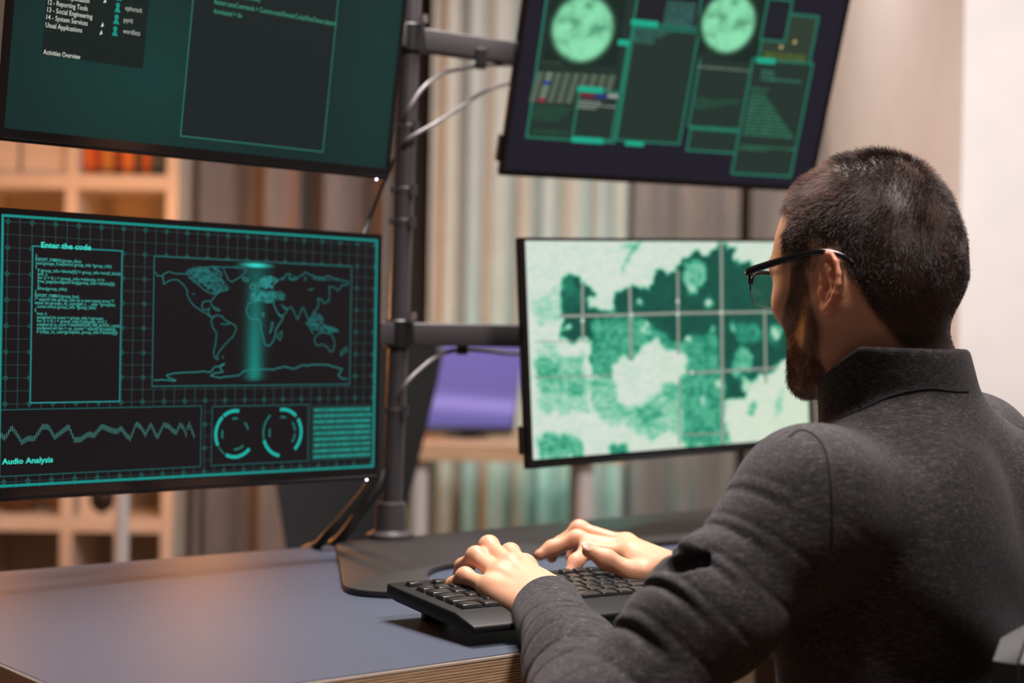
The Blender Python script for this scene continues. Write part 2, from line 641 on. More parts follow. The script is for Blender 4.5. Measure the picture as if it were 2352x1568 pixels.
def monitor(label, bl, yaw_dir, tilt, w, h, bez, led=True, buttons=False, roll=0.0):
    """bl: front lower left corner; yaw_dir: horizontal unit vector from left to right; tilt: radians, top towards the viewer."""
    ax = np.array([yaw_dir[0], yaw_dir[1], 0.0])
    ax /= np.linalg.norm(ax)
    nh = np.array([ax[1], -ax[0], 0.0])     # towards the viewer
    ay = np.array([0, 0, 1.0]) * math.cos(tilt) + nh * math.sin(tilt)
    ax, ay = ax * math.cos(roll) + ay * math.sin(roll), ay * math.cos(roll) - ax * math.sin(roll)
    n = np.cross(ax, ay)
    bl = np.array(bl)
    t = empty('computer_monitor', tuple(bl + ax * w / 2 - n * 0.03), 0, label, 'monitor', None)
    M = frame3(ax, ay, n, bl)
    bl_, bt, br, bb = bez            # left, top, right, bottom bezels
    fr = bmesh.new()
    th = 0.011
    # front frame as a ring with a recessed screen bed
    box(fr, (0, 0, -th), (bl_, h, 0.0012), M)
    box(fr, (w - br, 0, -th), (w, h, 0.0012), M)
    box(fr, (bl_, 0, -th), (w - br, bb, 0.0012), M)
    box(fr, (bl_, h - bt, -th), (w - br, h, 0.0012), M)
    box(fr, (bl_, bb, -th), (w - br, h - bt, -0.001), M)
    bm_obj('bezel', fr, M_gloss, t)
    bs = bmesh.new()
    pts = []
    prof = [(0.0, 0.0), (0.02, 0.012), (0.06, 0.022)]
    prev = None
    for inset, z in prof:
        q = [bs.verts.new(M @ Vector((x, y, -th - z))) for x, y in ((inset, inset), (w - inset, inset), (w - inset, h - inset * 0.8), (inset, h - inset * 0.8))]
        if prev:
            for i in range(4):
                bs.faces.new((prev[i], prev[(i + 1) % 4], q[(i + 1) % 4], q[i]))
        prev = q
    bs.faces.new(prev)
    bm_obj('rear_shell', bs, M_black, t, bevel=0.002)
    vb = bmesh.new()
    box(vb, (w / 2 - 0.055, h / 2 - 0.055, -th - 0.034), (w / 2 + 0.055, h / 2 + 0.055, -th - 0.0215), M)
    bm_obj('mounting_plate', vb, M_steel, t, bevel=0.003)
    lp = bmesh.new()
    tube(lp, [M @ Vector((w * 0.0 + 0.002, 0.0035, 0.0012)), M @ Vector((w * 1.0 - 0.002, 0.0035, 0.0012))], 0.0012, 8)
    bm_obj('lower_lip', lp, M_gloss, t)
    if led:
        lb = bmesh.new()
        lathe(lb, [(0.0009, 0.0), (0.0013, 0.0008), (0.0005, 0.0016)], M @ Matrix.Translation((w - 0.017, -0.0003, -0.002)) @ Matrix.Rotation(0.3, 4, 'X'), 12)
        ml = mat('status_light', (0.8, 0.8, 1), 0.3, Emission_Color=(0.72, 0.68, 1, 1), Emission_Strength=14.0)
        o_ = bm_obj('power_light', lb, ml, t)
        o_['label'] = 'small glowing white power light'
    if buttons:
        bb_ = bmesh.new()
        box(bb_, (-0.005, 0.02, -0.016), (0.0, 0.06, -0.004), M)
        bm_obj('control_button', bb_, M_black, t, bevel=0.001)
    cv = Canvas(bl, ax, ay)
    return t, cv, (ax, ay, n, bl, w, h, bl_, bt, br, bb)


TEAL = lin((22, 158, 146))
TEALM = lin((20, 118, 112))
TEALD = lin((20, 74, 74))
CYAN = lin((60, 226, 205))
DARK = lin((14, 10, 13))

# ---- lower left monitor: dark console with the world map
dirL = (math.sin(math.radians(46.3)), math.cos(math.radians(46.3)))
WM, HM = 0.545, 0.325
brc = P(867, 1096, 2.176)
blc = brc - np.array([dirL[0], dirL[1], 0]) * WM
blc[2] = brc[2] - 0.0015
bz = (0.005, 0.006, 0.005, 0.014)
mon, cv, info = monitor('monitor showing a teal world map and code console, below the plain green screen', blc, dirL, 0.0, WM, HM, bz)
cv.rect((bz[0], bz[3]), (WM - bz[2], HM - bz[1]), DARK)
cv.layer = 1
A = cv.at
# grid
gx0, gx1 = bz[0], WM - bz[2]
gy0, gy1 = bz[3], HM - bz[1]
p0, p1 = A(92, 515)[0], A(43, 510)[0]
pitch = (A(178, 700)[0] - A(15, 700)[0]) / 3.0
base = A(15, 700)[0]
vy = (A(15, 562)[1] - A(15, 622)[1])
vbase = A(15, 568)[1]
print('grid pitch', pitch, vy)
k = -3
xs = [base + pitch * 0.5 * i for i in range(-4, 60)]
ys = [vbase + vy * 0.5 * i for i in range(-30, 8)]
xs = [x for x in xs if gx0 + 0.003 < x < gx1 - 0.004]
ys = [y for y in ys if gy0 + 0.004 < y < gy1 - 0.006]
for x in xs:
    cv.rect((x - 0.00028, gy0), (x + 0.00028, gy1), lin((42, 84, 82)))
for y in ys:
    cv.rect((gx0, y - 0.00026), (gx1, y + 0.00026), lin((42, 72, 70)))
cv.layer = 2
for i in range(-2, 30):
    for j in range(-16, 5):
        x, y = base + pitch * i, vbase + vy * j
        if gx0 + 0.005 < x < gx1 - 0.006 and gy0 + 0.006 < y < gy1 - 0.008:
            cv.arc((x, y), 0.0023, 0.0009, 0, 360, lin((24, 96, 92)), n=8)
            cv.rect((x - 0.0035, y - 0.0003), (x + 0.0035, y + 0.0003), lin((24, 86, 84)))
# border
cv.layer = 3
cv.frame((gx0 + 0.0005, gy0 + 0.0015), (gx1 - 0.0015, gy1 - 0.001), 0.0030, lin((14, 140, 132)))


def panel(a, b, w=0.0009, col=TEALM, fill=DARK, k=1.0):
    cv.layer = 4
    cv.rect(a, b, fill)
    cv.layer = 5
    cv.frame(a, b, w, col, k)


ca, cb = A(68, 926), A(281, 575)
panel(ca, cb, 0.0011, lin((34, 150, 150)))
ma_, mb_ = A(348, 888), A(808, 603)
mb_ = (mb_[0], A(355, 587)[1])
panel(ma_, mb_, 0.0011, lin((30, 108, 108)))
aa_, ab_ = (gx0 - 0.02, A(463, 1072)[1]), (A(463, 930)[0], A(463, 931)[1])
panel((gx0 + 0.003, aa_[1]), ab_, 0.0009, lin((26, 98, 96)))
da_, db_ = A(484, 1070), A(709, 928)
panel(da_, db_, 0.0010, lin((30, 92, 90)))
panel(A(714, 1060), A(857, 928), 0.0002, lin((22, 40, 40)), fill=lin((22, 46, 44)))
cv.layer = 7
e0 = A(94, 568)
cv.text('Enter the code', e0, 0.0088, CYAN, width=A(209, 572)[0] - e0[0], bold=0.02)
e0 = A(4, 1066)
cv.text('Audio Analysis', (max(e0[0], gx0 + 0.004), e0[1]), 0.0088, CYAN, width=A(121, 1062)[0] - max(e0[0], gx0 + 0.004), bold=0.02)
code = [(0, '}'), (0, 'EXPORT_SYMBOL(groups_alloc);'), (0, 'void groups_free(struct group_info *group_info)'), (0, '{'),
        (1, 'if (group_info->blocks[0] != group_info->small_block)'), (1, 'int i;'), (1, 'for (i = 0; i < group_info->nblocks; i++)'),
        (1, 'free_page((unsigned long)group_info->blocks[i]);'), (1, '}'), (1, 'kfree(group_info);'), (0, '}'), (0, 'EXPORT_SYMBOL(groups_free);'),
        (0, '/* export the group_info to a user-space array */'), (0, 'static int groups_to_user(gid_t __user *grouplist,'),
        (1, 'const struct group_info *group_info)'), (0, '{'), (1, 'int i;'), (1, 'unsigned int count = group_info->ngroups;'),
        (1, 'for (i = 0; i < group_info->nblocks; i++) {'), (1, 'unsigned int cp_count = min(NGROUPS_PER_BLOCK, count);'),
        (1, 'unsigned int len = cp_count * sizeof(*grouplist);'), (1, 'if (copy_to_user(grouplist, group_info->blocks[i])')]
ct = A(76, 586)[1]
cbt = A(76, 760)[1]
cx0, cx1 = ca[0] + 0.004, cb[0] - 0.002
for i, (ind, s) in enumerate(code):
    y = ct + (cbt - ct) * i / (len(code) - 1)
    wd = min((cx1 - cx0) * len(s) / 53.0, cx1 - cx0 - ind * 0.003)
    cv.text(s, (cx0 + ind * 0.003, y - 0.002), 0.0050, lin((70, 190, 176)), width=wd, bold=0.004)


# world map, traced in picture points of a 4.704x zoom starting at (330, 580)
def mp(x, y):
    return A(330 + x / 4.704, 580 + y / 4.704)


MAPC = lin((34, 118, 116))
lines = [
    [(120, 210), (150, 250), (190, 245), (215, 300), (210, 340), (300, 290), (370, 295), (430, 345), (470, 400), (465, 450), (500, 520), (545, 575), (600, 620), (660, 650), (720, 695), (750, 690), (790, 670), (840, 690), (890, 730), (930, 760), (995, 790), (990, 850), (960, 910), (900, 970), (850, 1020), (810, 1080), (790, 1120), (800, 1155), (760, 1130), (755, 1060), (775, 970), (790, 870), (740, 800), (725, 740), (750, 690)],
    [(205, 300), (210, 230), (270, 205), (340, 225), (440, 230), (480, 200), (560, 180), (640, 160), (740, 150), (850, 160), (950, 160), (1060, 160)],
    [(470, 210), (500, 280), (570, 330), (640, 390), (720, 440), (760, 430), (820, 420), (905, 405), (860, 340), (830, 280), (840, 220), (790, 180), (740, 160)],
    [(500, 200), (560, 260), (620, 230), (660, 300), (700, 250), (740, 330), (700, 380), (640, 330), (600, 280), (560, 220), (600, 190), (680, 200), (760, 240), (800, 330), (840, 380)],
    [(530, 190), (580, 210), (640, 190), (690, 190), (720, 230), (690, 290), (650, 250), (760, 300), (770, 380), (730, 400)],
    [(800, 440), (750, 490), (720, 530), (680, 520), (640, 530), (625, 570), (640, 610), (680, 620), (710, 600), (700, 650), (720, 690)],
    [(720, 540), (740, 580), (790, 600), (820, 620), (780, 625), (750, 600)],
    [(860, 170), (880, 230), (910, 290), (950, 320), (990, 290), (1050, 260), (1090, 220), (1110, 180), (1060, 160), (960, 155)],
    [(1070, 270), (1130, 280), (1120, 310), (1080, 300), (1070, 270)],
    [(1160, 340), (1190, 330), (1200, 380), (1170, 400), (1150, 370), (1160, 340)], [(1185, 345), (1215, 360), (1215, 400), (1190, 410)],
    [(1240, 340), (1260, 290), (1310, 260), (1370, 255), (1430, 280), (1440, 300), (1400, 340), (1380, 370), (1330, 380), (1290, 350), (1260, 360), (1240, 340)],
    [(1280, 330), (1310, 290), (1350, 275), (1390, 290), (1370, 320), (1340, 350)],
    [(1210, 430), (1170, 440), (1150, 470), (1160, 510), (1210, 500), (1260, 450), (1300, 450), (1330, 510), (1290, 460), (1350, 480), (1390, 460), (1400, 500), (1380, 530), (1320, 540), (1250, 510), (1190, 530), (1130, 550), (1105, 610), (1120, 680), (1160, 720), (1240, 715), (1265, 760), (1270, 850), (1290, 920), (1310, 1000), (1350, 1010), (1390, 970), (1420, 900), (1430, 820), (1490, 730), (1500, 690), (1460, 680), (1430, 620), (1400, 550)],
    [(1230, 400), (1260, 420), (1310, 430), (1370, 420), (1410, 430), (1400, 480)], [(1380, 430), (1440, 440), (1430, 480), (1390, 470)], [(1490, 430), (1510, 480), (1500, 510), (1475, 480), (1490, 430)],
    [(1440, 300), (1510, 270), (1540, 230), (1590, 240), (1560, 280), (1640, 290), (1700, 250), (1740, 210), (1810, 240), (1860, 270), (1940, 275), (2000, 250), (2050, 280), (2130, 300), (2210, 315), (2190, 345), (2130, 350), (2120, 390), (2090, 410), (2070, 370), (2000, 370), (2010, 440), (2000, 520), (1940, 550), (1920, 510), (1880, 490), (1890, 560), (1870, 610), (1830, 640), (1880, 680), (1900, 740)],
    [(1480, 560), (1550, 600), (1600, 590), (1640, 680), (1660, 720), (1690, 640), (1720, 590), (1760, 680), (1780, 740), (1810, 700), (1840, 640)],
    [(1460, 670), (1500, 690), (1550, 620), (1500, 590)],
    [(1780, 740), (1750, 760), (1800, 820), (1900, 840), (1950, 850)], [(1890, 660), (1920, 700), (1910, 760), (1880, 780), (1830, 760)], [(1930, 770), (1980, 800), (2040, 810), (2100, 850), (2050, 850), (1990, 840), (1960, 800)],
    [(1870, 890), (1900, 870), (1950, 860), (1990, 880), (2020, 870), (2050, 930), (2065, 990), (2040, 1060), (2010, 1070), (1980, 1020), (1930, 985), (1870, 1010), (1840, 960), (1850, 910), (1870, 890)],
    [(2185, 1020), (2200, 1050), (2150, 1090), (2125, 1110), (2140, 1060), (2185, 1020)],
    [(1490, 850), (1490, 900), (1465, 950), (1440, 910), (1470, 860), (1490, 850)], [(1385, 745), (1400, 790), (1380, 830), (1360, 870), (1375, 790), (1385, 745)], [(1270, 650), (1300, 655), (1290, 690), (1270, 675)],
    [(110, 1370), (200, 1375), (350, 1380), (270, 1350), (245, 1320), (320, 1305), (400, 1300), (470, 1290), (600, 1290), (640, 1280), (720, 1290), (760, 1240), (870, 1200), (820, 1250), (850, 1290), (760, 1300), (720, 1330), (820, 1350), (940, 1330), (1010, 1330), (1080, 1280), (1180, 1260), (1400, 1260), (1520, 1230), (1610, 1260), (1700, 1220), (1850, 1210), (1960, 1210), (2080, 1240), (2140, 1260), (2100, 1320), (2130, 1360), (2190, 1365)],
    [(830, 770), (900, 770), (940, 760)], [(1830, 880), (1790, 800)], [(1780, 400), (1830, 390)], [(530, 440), (545, 450)], [(845, 1120), (860, 1140)],
]
# light beam over the map
bc, bw = mp(1215, 0)[0], mp(1310, 700)[0] - mp(1215, 700)[0]
by1, by0 = mp(1200, 120)[1], mp(1200, 1400)[1]
nx, ny = 26, 24
img = np.zeros((ny, nx, 3))
dk, bm_c = np.array(DARK), np.array(lin((14, 128, 118)))
for r in range(ny):
    for q in range(nx):
        u = (q / (nx - 1) - 0.5) * 2
        v = r / (ny - 1)
        g = math.exp(-(u * 1.7) ** 2 * (2.2 if v > 0.1 else 1)) * (0.30 + 0.35 * v)
        g += math.exp(-(u * 3.6) ** 2) * 0.35 * v
        g *= 1 - max(0, (v - 0.95) / 0.05)
        img[r, q] = dk * (1 - g) + bm_c * g
cv.layer = 6
cv.grid((bc - bw * 2.2, by0), (bc + bw * 2.2, by1), img)
img = np.zeros((12, 30, 3))
for r in range(12):
    for q in range(30):
        u, v = (q / 29 - 0.5) * 2, (r / 11 - 0.5) * 2
        g = min(1, max(0, 1.1 * math.exp(-(u * 2.0) ** 2 - (v * 1.8) ** 2) - 0.03))
        img[r, q] = dk * (1 - g) + np.array(lin((50, 225, 210))) * g
g0, g1 = mp(960, 165), mp(1460, 90)
cv.layer = 7
cv.grid(g0, (g1[0], g0[1] + abs(mp(1215, 92)[1] - mp(1215, 172)[1])), img)
cv.layer = 8
for ln in lines:
    pts = [mp(*q) for q in ln]
    out = []
    for a, b in zip(pts[:-1], pts[1:]):
        n_ = max(1, int(np.linalg.norm(b - a) / 0.003))
        for i_ in range(n_):
            out.append(a + (b - a) * i_ / n_ + rng.normal(0, 0.00035, 2))
    out.append(pts[-1])
    cx_ = np.mean([q[0] for q in out])
    cv.line(out, 0.0010, MAPC, 1.35 if abs(cx_ - bc) < bw * 1.6 else 0.95)
# dense small islands and lakes
for poly_, cnt_, kk in (([(480, 190), (620, 160), (800, 170), (840, 300), (900, 400), (780, 440), (640, 390), (500, 270)], 150, 0.8), ([(1240, 330), (1310, 255), (1440, 290), (1380, 370), (1260, 370)], 60, 1.5), ([(1160, 440), (1400, 440), (1410, 520), (1180, 510)], 60, 1.4), ([(1380, 430), (1520, 430), (1500, 520), (1400, 480)], 25, 0.8), ([(1500, 270), (1900, 260), (2180, 320), (1900, 300), (1560, 300)], 26, 0.7), ([(1820, 640), (1920, 700), (1900, 840), (1770, 770)], 40, 0.8), ([(1900, 780), (2100, 840), (1950, 860)], 24, 0.8)):
    xs_ = [q[0] for q in poly_]
    ys_ = [q[1] for q in poly_]
    made = 0
    while made < cnt_:
        x_, y_ = random.uniform(min(xs_), max(xs_)), random.uniform(min(ys_), max(ys_))
        if not inpoly(np.array([x_]), np.array([y_]), poly_)[0]:
            continue
        made += 1
        a_ = random.uniform(0, 6.28)
        cv.line([mp(x_, y_), mp(x_ + 26 * math.cos(a_), y_ + 20 * math.sin(a_)), mp(x_ + 34 * math.cos(a_ + 0.8), y_ + 26 * math.sin(a_ + 0.8))], 0.0008, MAPC, kk)
# waveform
wx0, wx1 = gx0 + 0.004, A(445, 1000)[0]
wy = A(240, 992)[1]
pk = [(0, 0), (.02, -.35), (.05, 1), (.075, .1), (.1, -1), (.13, -.5), (.16, -.6), (.2, 1), (.23, .9), (.26, -.5), (.29, .1), (.33, .9), (.36, -.9), (.39, -.9), (.43, -.2), (.46, -.4), (.5, .8), (.54, .3), (.58, 0), (.6, .5), (.63, -.6), (.65, -1), (.68, 1), (.7, .7), (.73, -.5), (.76, .9), (.79, -.8), (.8, -.8), (.83, .8), (.86, .5), (.88, -.1), (.9, -.4), (.92, .7), (.94, .3), (.955, -.7), (.97, .9), (1.0, -.9)]
amp = abs(A(240, 972)[1] - A(240, 992)[1])
for i in range(112):
    t = i / 111.0
    y = np.interp(t, [q[0] for q in pk], [q[1] for q in pk])
    x = wx0 + (wx1 - wx0) * t
    yy = wy + y * amp * 0.85
    cv.rect((x - 0.00028, yy - 0.0030), (x + 0.00028, yy + 0.0030), lin((84, 160, 150)))
# dials
for (px_, py_, arcs, inner) in ((540, 996, ((80, 128, 1), (132, 208, 1), (212, 238, .3), (242, 318, 1)), ((80, 105), (15, 45), (165, 195), (265, 310))),
                                (648, 993, ((45, 98, 1), (-48, 35, 1), (130, 195, .45), (198, 262, 1)), ((75, 100), (-40, -5), (5, 40), (165, 195)))):
    c = A(px_, py_)
    rr = abs(A(px_, py_ - 54)[1] - c[1])
    for a0, a1, wgt in arcs:
        cv.arc(c, rr * 0.98, 0.0042 * (1 if wgt == 1 else wgt), a0, a1, lin((18, 172, 160)), 1.0 if wgt > 0.5 else 0.5)
    for a0, a1 in inner:
        cv.arc(c, rr * 0.66, 0.0026, a0, a1, lin((24, 106, 100)))
# small data table
ta, tb = A(716, 1056), A(855, 932)
for i in range(9):
    y = ta[1] + (tb[1] - ta[1]) * (i + 0.5) / 9
    x = ta[0] + 0.002
    hgt = (tb[1] - ta[1]) / 9 * 0.55
    while x < tb[0] - 0.003:
        wd = random.uniform(0.0012, 0.0028)
        cv.rect((x, y - hgt / 2), (x + wd, y + hgt / 2), lin((26, 148, 134)), random.uniform(0.6, 1.15))
        x += wd + 0.0004
cv.build('screen', mon)

# ---- upper left monitor: plain green desktop with a menu
brc = P(886, 402, 2.150)
blc = brc - np.array([dirL[0], dirL[1], 0]) * WM * 0.995
blc[2] = brc[2] - 0.006
mon, cv, info = monitor('monitor with plain dark green desktop and a text menu, above the map screen', blc, dirL, math.radians(8), WM, HM, (0.005, 0.006, 0.005, 0.014))
A = cv.at
nx, ny = 40, 24
yy, xx = np.mgrid[0:ny, 0:nx] / np.array([[[ny - 1]], [[nx - 1]]])
ga = np.array(lin((14, 62, 56)))
gb = np.array(lin((14, 42, 41)))
g = np.clip(np.exp(-((xx - 0.32) ** 2 / 0.08 + (yy - 0.75) ** 2 / 0.12)) + 0.6 * np.exp(-((xx - 0.95) ** 2 / 0.02 + (yy - 0.6) ** 2 / 0.4)), 0, 1)[..., None]
cv.grid((0.005, 0.014), (WM - 0.005, HM - 0.006), (gb + (ga - gb) * g) * 0.78)
cv.layer = 2
m0, m1 = A(94, 142), A(326, 158)
cv.rect((m0[0], m1[1]), (m1[0] + 0.001, HM - 0.05), lin((14, 28, 25)))
w0, w1 = A(412, 324), A(742, 350)
wt = (w1[0], HM - 0.02)
cv.rect((w0[0], w1[1]), wt, lin((19, 31, 30)))
cv.layer = 3
cv.frame((w0[0], w1[1]), wt, 0.0014, lin((42, 112, 98)))
cv.layer = 4
wh = lin((214, 220, 208))


def menu(s, p, q, col=wh, hgt=0.0078, k=1.0):
    a, b = A(*p), A(*q)
    cv.text(s, a, hgt, col, width=b[0] - a[0], bold=0.0, k=k)


menu('12 - Reporting Tools', (110, 10), (201, 18))
menu('13 - Social Engineering', (108, 27), (212, 38))
menu('14 - System Services', (106, 44), (201, 54))
menu('Usual Applications', (104, 62), (188, 71))
menu('Activities Overview', (99, 124), (184, 133))
menu('11 - Post Exploitation', (113, -8), (205, 1))
menu('ophcrack', (287, 23), (326, 29), k=0.7)
menu('pyrit', (284, 50), (305, 53), k=0.7)
menu('wordlists', (282, 76), (321, 82), k=0.7)
for px_, py_ in ((234, 57), (231, 75), (240, 2)):
    c = A(px_, py_)
    cv.poly([c + np.array(q) for q in ((-0.0014, -0.0026), (0.0022, -0.0012), (0.0008, 0.003))], wh)
for px_, py_ in ((270, 18), (267, 45), (264, 72), (273, -9)):
    c = A(px_, py_)
    tq = lin((14, 140, 126))
    cv.poly([c + np.array(q) for q in ((-0.004, -0.005), (0.004, -0.005), (0.0012, 0.001), (-0.0012, 0.001))], tq)
    cv.arc(c + np.array((0, 0.003)), 0.0014, 0.0028, 0, 360, tq, n=8)
gt = lin((64, 158, 126))
menu('Restart autoCommands > Customs.mainDomainCodesFilterDetect.depend', (492, 9), (772, 47), gt, 0.0085)
menu('dominated > do', (490, 30), (555, 38), gt, 0.0085)
menu('> Session / Controls.update(false);', (500, -14), (598, 1), gt, 0.0085)
cv.build('screen', mon)

# ---- lower right monitor: bright satellite map
dirR = (math.sin(math.radians(57.3)), math.cos(math.radians(57.3)))
blc = P(1213, 1077, 2.29)
WR, HR = 0.540, 0.325
bzr = (0.0085, 0.0045, 0.0075, 0.0125)
mon, cv, info = monitor('bright monitor showing a pale green satellite map beside the man', blc, dirR, -0.035, WR, HR, bzr, led=False, buttons=True, roll=0.042)
A = cv.at
GW, GH = 400, 236
sx0, sx1, sy0, sy1 = bzr[0], WR - bzr[2], bzr[3], HR - bzr[1]
yy, xx = np.mgrid[0:GH, 0:GW]
sx = sx0 + (sx1 - sx0) * xx / (GW - 1)
sy = sy1 - (sy1 - sy0) * yy / (GH - 1)
wx = (fbm(sx * 60, sy * 60, 3) - 0.5) * 0.022 + (fbm(sx * 260, sy * 260, 5, 2) - 0.5) * 0.008
wy_ = (fbm(sx * 60, sy * 60, 11) - 0.5) * 0.022 + (fbm(sx * 260, sy * 260, 15, 2) - 0.5) * 0.008
X, Y = sx + wx, sy + wy_


def sp(x, y):
    """traced in points of a 2.904x zoom that starts at (1200, 540)"""
    return tuple(A(1200 + x / 2.904, 540 + y / 2.904))


val = np.full(X.shape, 0.93)


def region(pts, v, soft=2, warp=True):
    global val
    q = [sp(*p) for p in pts]
    m = inpoly(X if warp else sx, Y if warp else sy, q).astype(float)
    m = blur(m, soft)
    val = val * (1 - m) + v * m


# land masses (dark green), mid greens, clouds
region([(250, 320), (330, 280), (420, 320), (490, 370), (500, 400), (430, 400), (400, 420), (500, 470), (540, 510), (610, 500), (610, 380), (680, 350), (780, 330), (870, 340), (880, 220), (960, 240), (1050, 220), (1070, 150), (1180, 110), (1250, 120), (1330, 60), (1430, 90), (1400, 190), (1520, 200), (1640, 240), (1850, 330), (1900, 560), (1820, 760), (1720, 880), (1550, 960), (1480, 1060), (1390, 1080), (1310, 1100), (1100, 1000), (1040, 800), (900, 720), (780, 740), (620, 800), (600, 950), (480, 930), (440, 700), (260, 690), (250, 560), (250, 430)], 0.10, 2)
region([(440, 560), (740, 540), (900, 640), (1050, 740), (1280, 640), (1320, 900), (1060, 980), (900, 900), (760, 800), (600, 950), (480, 930)], 0.42, 5)
region([(250, 300), (330, 280), (380, 400), (330, 500), (280, 480), (260, 400)], 0.20, 4)
region([(1060, 920), (1330, 930), (1340, 1100), (1380, 1400), (1080, 1420), (1040, 1200)], 0.44, 6)
region([(1080, 740), (1200, 640), (1310, 700), (1310, 880), (1150, 900)], 0.40, 6)
region([(1390, 600), (1560, 590), (1600, 680), (1520, 720), (1400, 660)], 0.33, 7)
region([(1080, 180), (1200, 160), (1230, 280), (1150, 400), (1080, 330)], 0.58, 3)
region([(1400, 840), (1480, 720), (1540, 860), (1420, 980), (1380, 900)], 0.55, 3)
region([(80, 820), (420, 800), (440, 1060), (300, 1100), (90, 1040)], 0.62, 6)
region([(70, 440), (260, 330), (250, 560), (90, 640)], 0.80, 9)
region([(90, 1080), (430, 1080), (450, 1200), (260, 1190), (100, 1160)], 0.72, 7)
region([(860, 1060), (1060, 940), (1080, 1320), (900, 1330)], 0.60, 7)
region([(440, 960), (600, 950), (620, 1100), (500, 1180)], 0.60, 7)
region([(90, 700), (240, 720), (230, 800), (100, 830)], 0.78, 6)
region([(640, 60), (760, 110), (690, 200), (680, 260), (665, 210), (700, 130), (800, 60)], 0.50, 4)
region([(80, 1340), (360, 1330), (400, 1420), (380, 1490), (100, 1500)], 0.50, 6)
region([(90, 850), (240, 820), (260, 940), (100, 960)], 0.52, 6)
region([(480, 1000), (620, 1000), (700, 1180), (860, 1080), (1040, 1100), (1060, 1300), (860, 1350), (700, 1300), (560, 1240), (470, 1150)], 0.68, 8)
region([(560, 1400), (720, 1380), (700, 1460), (580, 1460)], 0.30, 5)
region([(740, 1150), (880, 1120), (930, 1200), (800, 1290)], 0.50, 6)
region([(300, 1000), (400, 980), (430, 1060), (320, 1080)], 0.50, 5)
# clouds
region([(600, 860), (640, 800), (760, 820), (800, 730), (900, 700), (990, 760), (1090, 800), (1100, 870), (1050, 980), (930, 1000), (880, 1080), (760, 1000), (700, 1130), (640, 1080), (610, 950)], 0.92, 3)
region([(430, 420), (520, 440), (500, 490), (430, 480)], 0.85, 3)
region([(260, 600), (340, 590), (330, 620), (260, 625)], 0.9, 3)
region([(1380, 1130), (1480, 1100), (1560, 1020), (1720, 900), (1800, 880), (1900, 1100), (1900, 1400), (1430, 1400), (1400, 1250)], 0.95, 3)
region([(1500, 1130), (1560, 1120), (1540, 1230), (1500, 1200)], 0.55, 4)
region([(1700, 1080), (1760, 1000), (1720, 1180), (1670, 1220)], 0.72, 5)
for bx, by, br_ in ((1240, 440, 28), (1300, 990, 42), (1500, 990, 42), (1270, 630, 22), (810, 610, 24), (1395, 625, 18), (770, 450, 24), (1130, 370, 24), (1120, 700, 26), (1205, 1090, 24), (1680, 650, 44), (570, 470, 40)):
    c = sp(bx, by)
    r_ = br_ / 2.904 / FPX * 2.4
    g = np.exp(-((X - c[0]) ** 2 + (Y - c[1]) ** 2) / (r_ * r_))
    val = val + (0.88 - val) * np.clip(g * 1.3, 0, 1)
val = val + (fbm(sx * 130, sy * 230, 21, 5) - 0.5) * 0.62 * np.clip(1.15 - abs(val - 0.55) * 2.2, 0.0, 1) + (fbm(sx * 70, sy * 90, 31, 3) - 0.5) * 0.14 * (val < 0.9)
val = blur(val, 1)
stops = [0, 0.15, 0.35, 0.55, 0.75, 0.95]
cols = np.array([lin(c) for c in ((12, 62, 52), (14, 88, 72), (38, 142, 112), (86, 182, 146), (150, 208, 180), (214, 224, 212))])
vv = np.clip(val, 0, 1)
img = np.stack([np.interp(vv, stops, cols[:, k]) for k in range(3)], -1)
# warmer toward the lower right, as the picture on the screen
wr = np.clip((xx / GW - 0.45) * 1.2 + (yy / GH - 0.5) * 0.5, 0, 1)[..., None] * np.clip(vv - 0.6, 0, 1)[..., None]
img = img * (1 - wr * np.array([0.06, -0.05, 0.38]))
cv.grid((sx0, sy0), (sx1, sy1), img)
cv.layer = 2
gl = lin((150, 158, 146))
for pts, wl in (([(400, 330), (402, 700)], 22), ([(715, 350), (725, 830)], 26), ([(1035, 240), (1040, 790)], 22), ([(1045, 960), (1045, 1400)], 14), ([(1325, 50), (1335, 1420)], 26), ([(1615, 500), (1622, 980)], 24),
                ([(250, 540), (720, 530), (1035, 520), (1720, 510)], 20), ([(80, 950), (600, 935)], 8), ([(1100, 920), (1700, 885)], 18), ([(1080, 1330), (1380, 1320)], 12), ([(80, 710), (430, 705)], 6)):
    cv.line([sp(*p) for p in pts], wl / 2.904 / FPX * 2.35, gl, 0.9)
cv.layer = 3
for x_, y_ in ((1035, 525), (1325, 515), (725, 530), (400, 570), (1130, 915), (1035, 440)):
    c = sp(x_, y_)
    cv.arc(c, 0.0018, 0.0036, 0, 360, lin((190, 205, 195)), n=10)
cv.build('screen', mon)

# ---- upper right monitor: two green moons and windows
dR = np.array([math.sin(math.radians(69)), math.cos(math.radians(69)), 0])
blc = P(1147, 402, 2.48)
bzt = (0.006, 0.006, 0.006, 0.0085)
mon, cv, info = monitor('tilted monitor showing two glowing green globes and program windows', blc, (dR[0], dR[1]), math.radians(20), 0.545, 0.325, bzt, led=False, buttons=True)
A = cv.at
cv.rect((bzt[0], bzt[3]), (0.545 - bzt[2], 0.325 - bzt[1]), lin((29, 27, 38)))
TG = lin((32, 118, 96))
TB = lin((24, 168, 136))
WD = lin((34, 50, 44))


def up(x, y):
    """traced in points of a 3.015x zoom that starts at (1180, 0)"""
    return A(1180 + x / 3.015, y / 3.015)


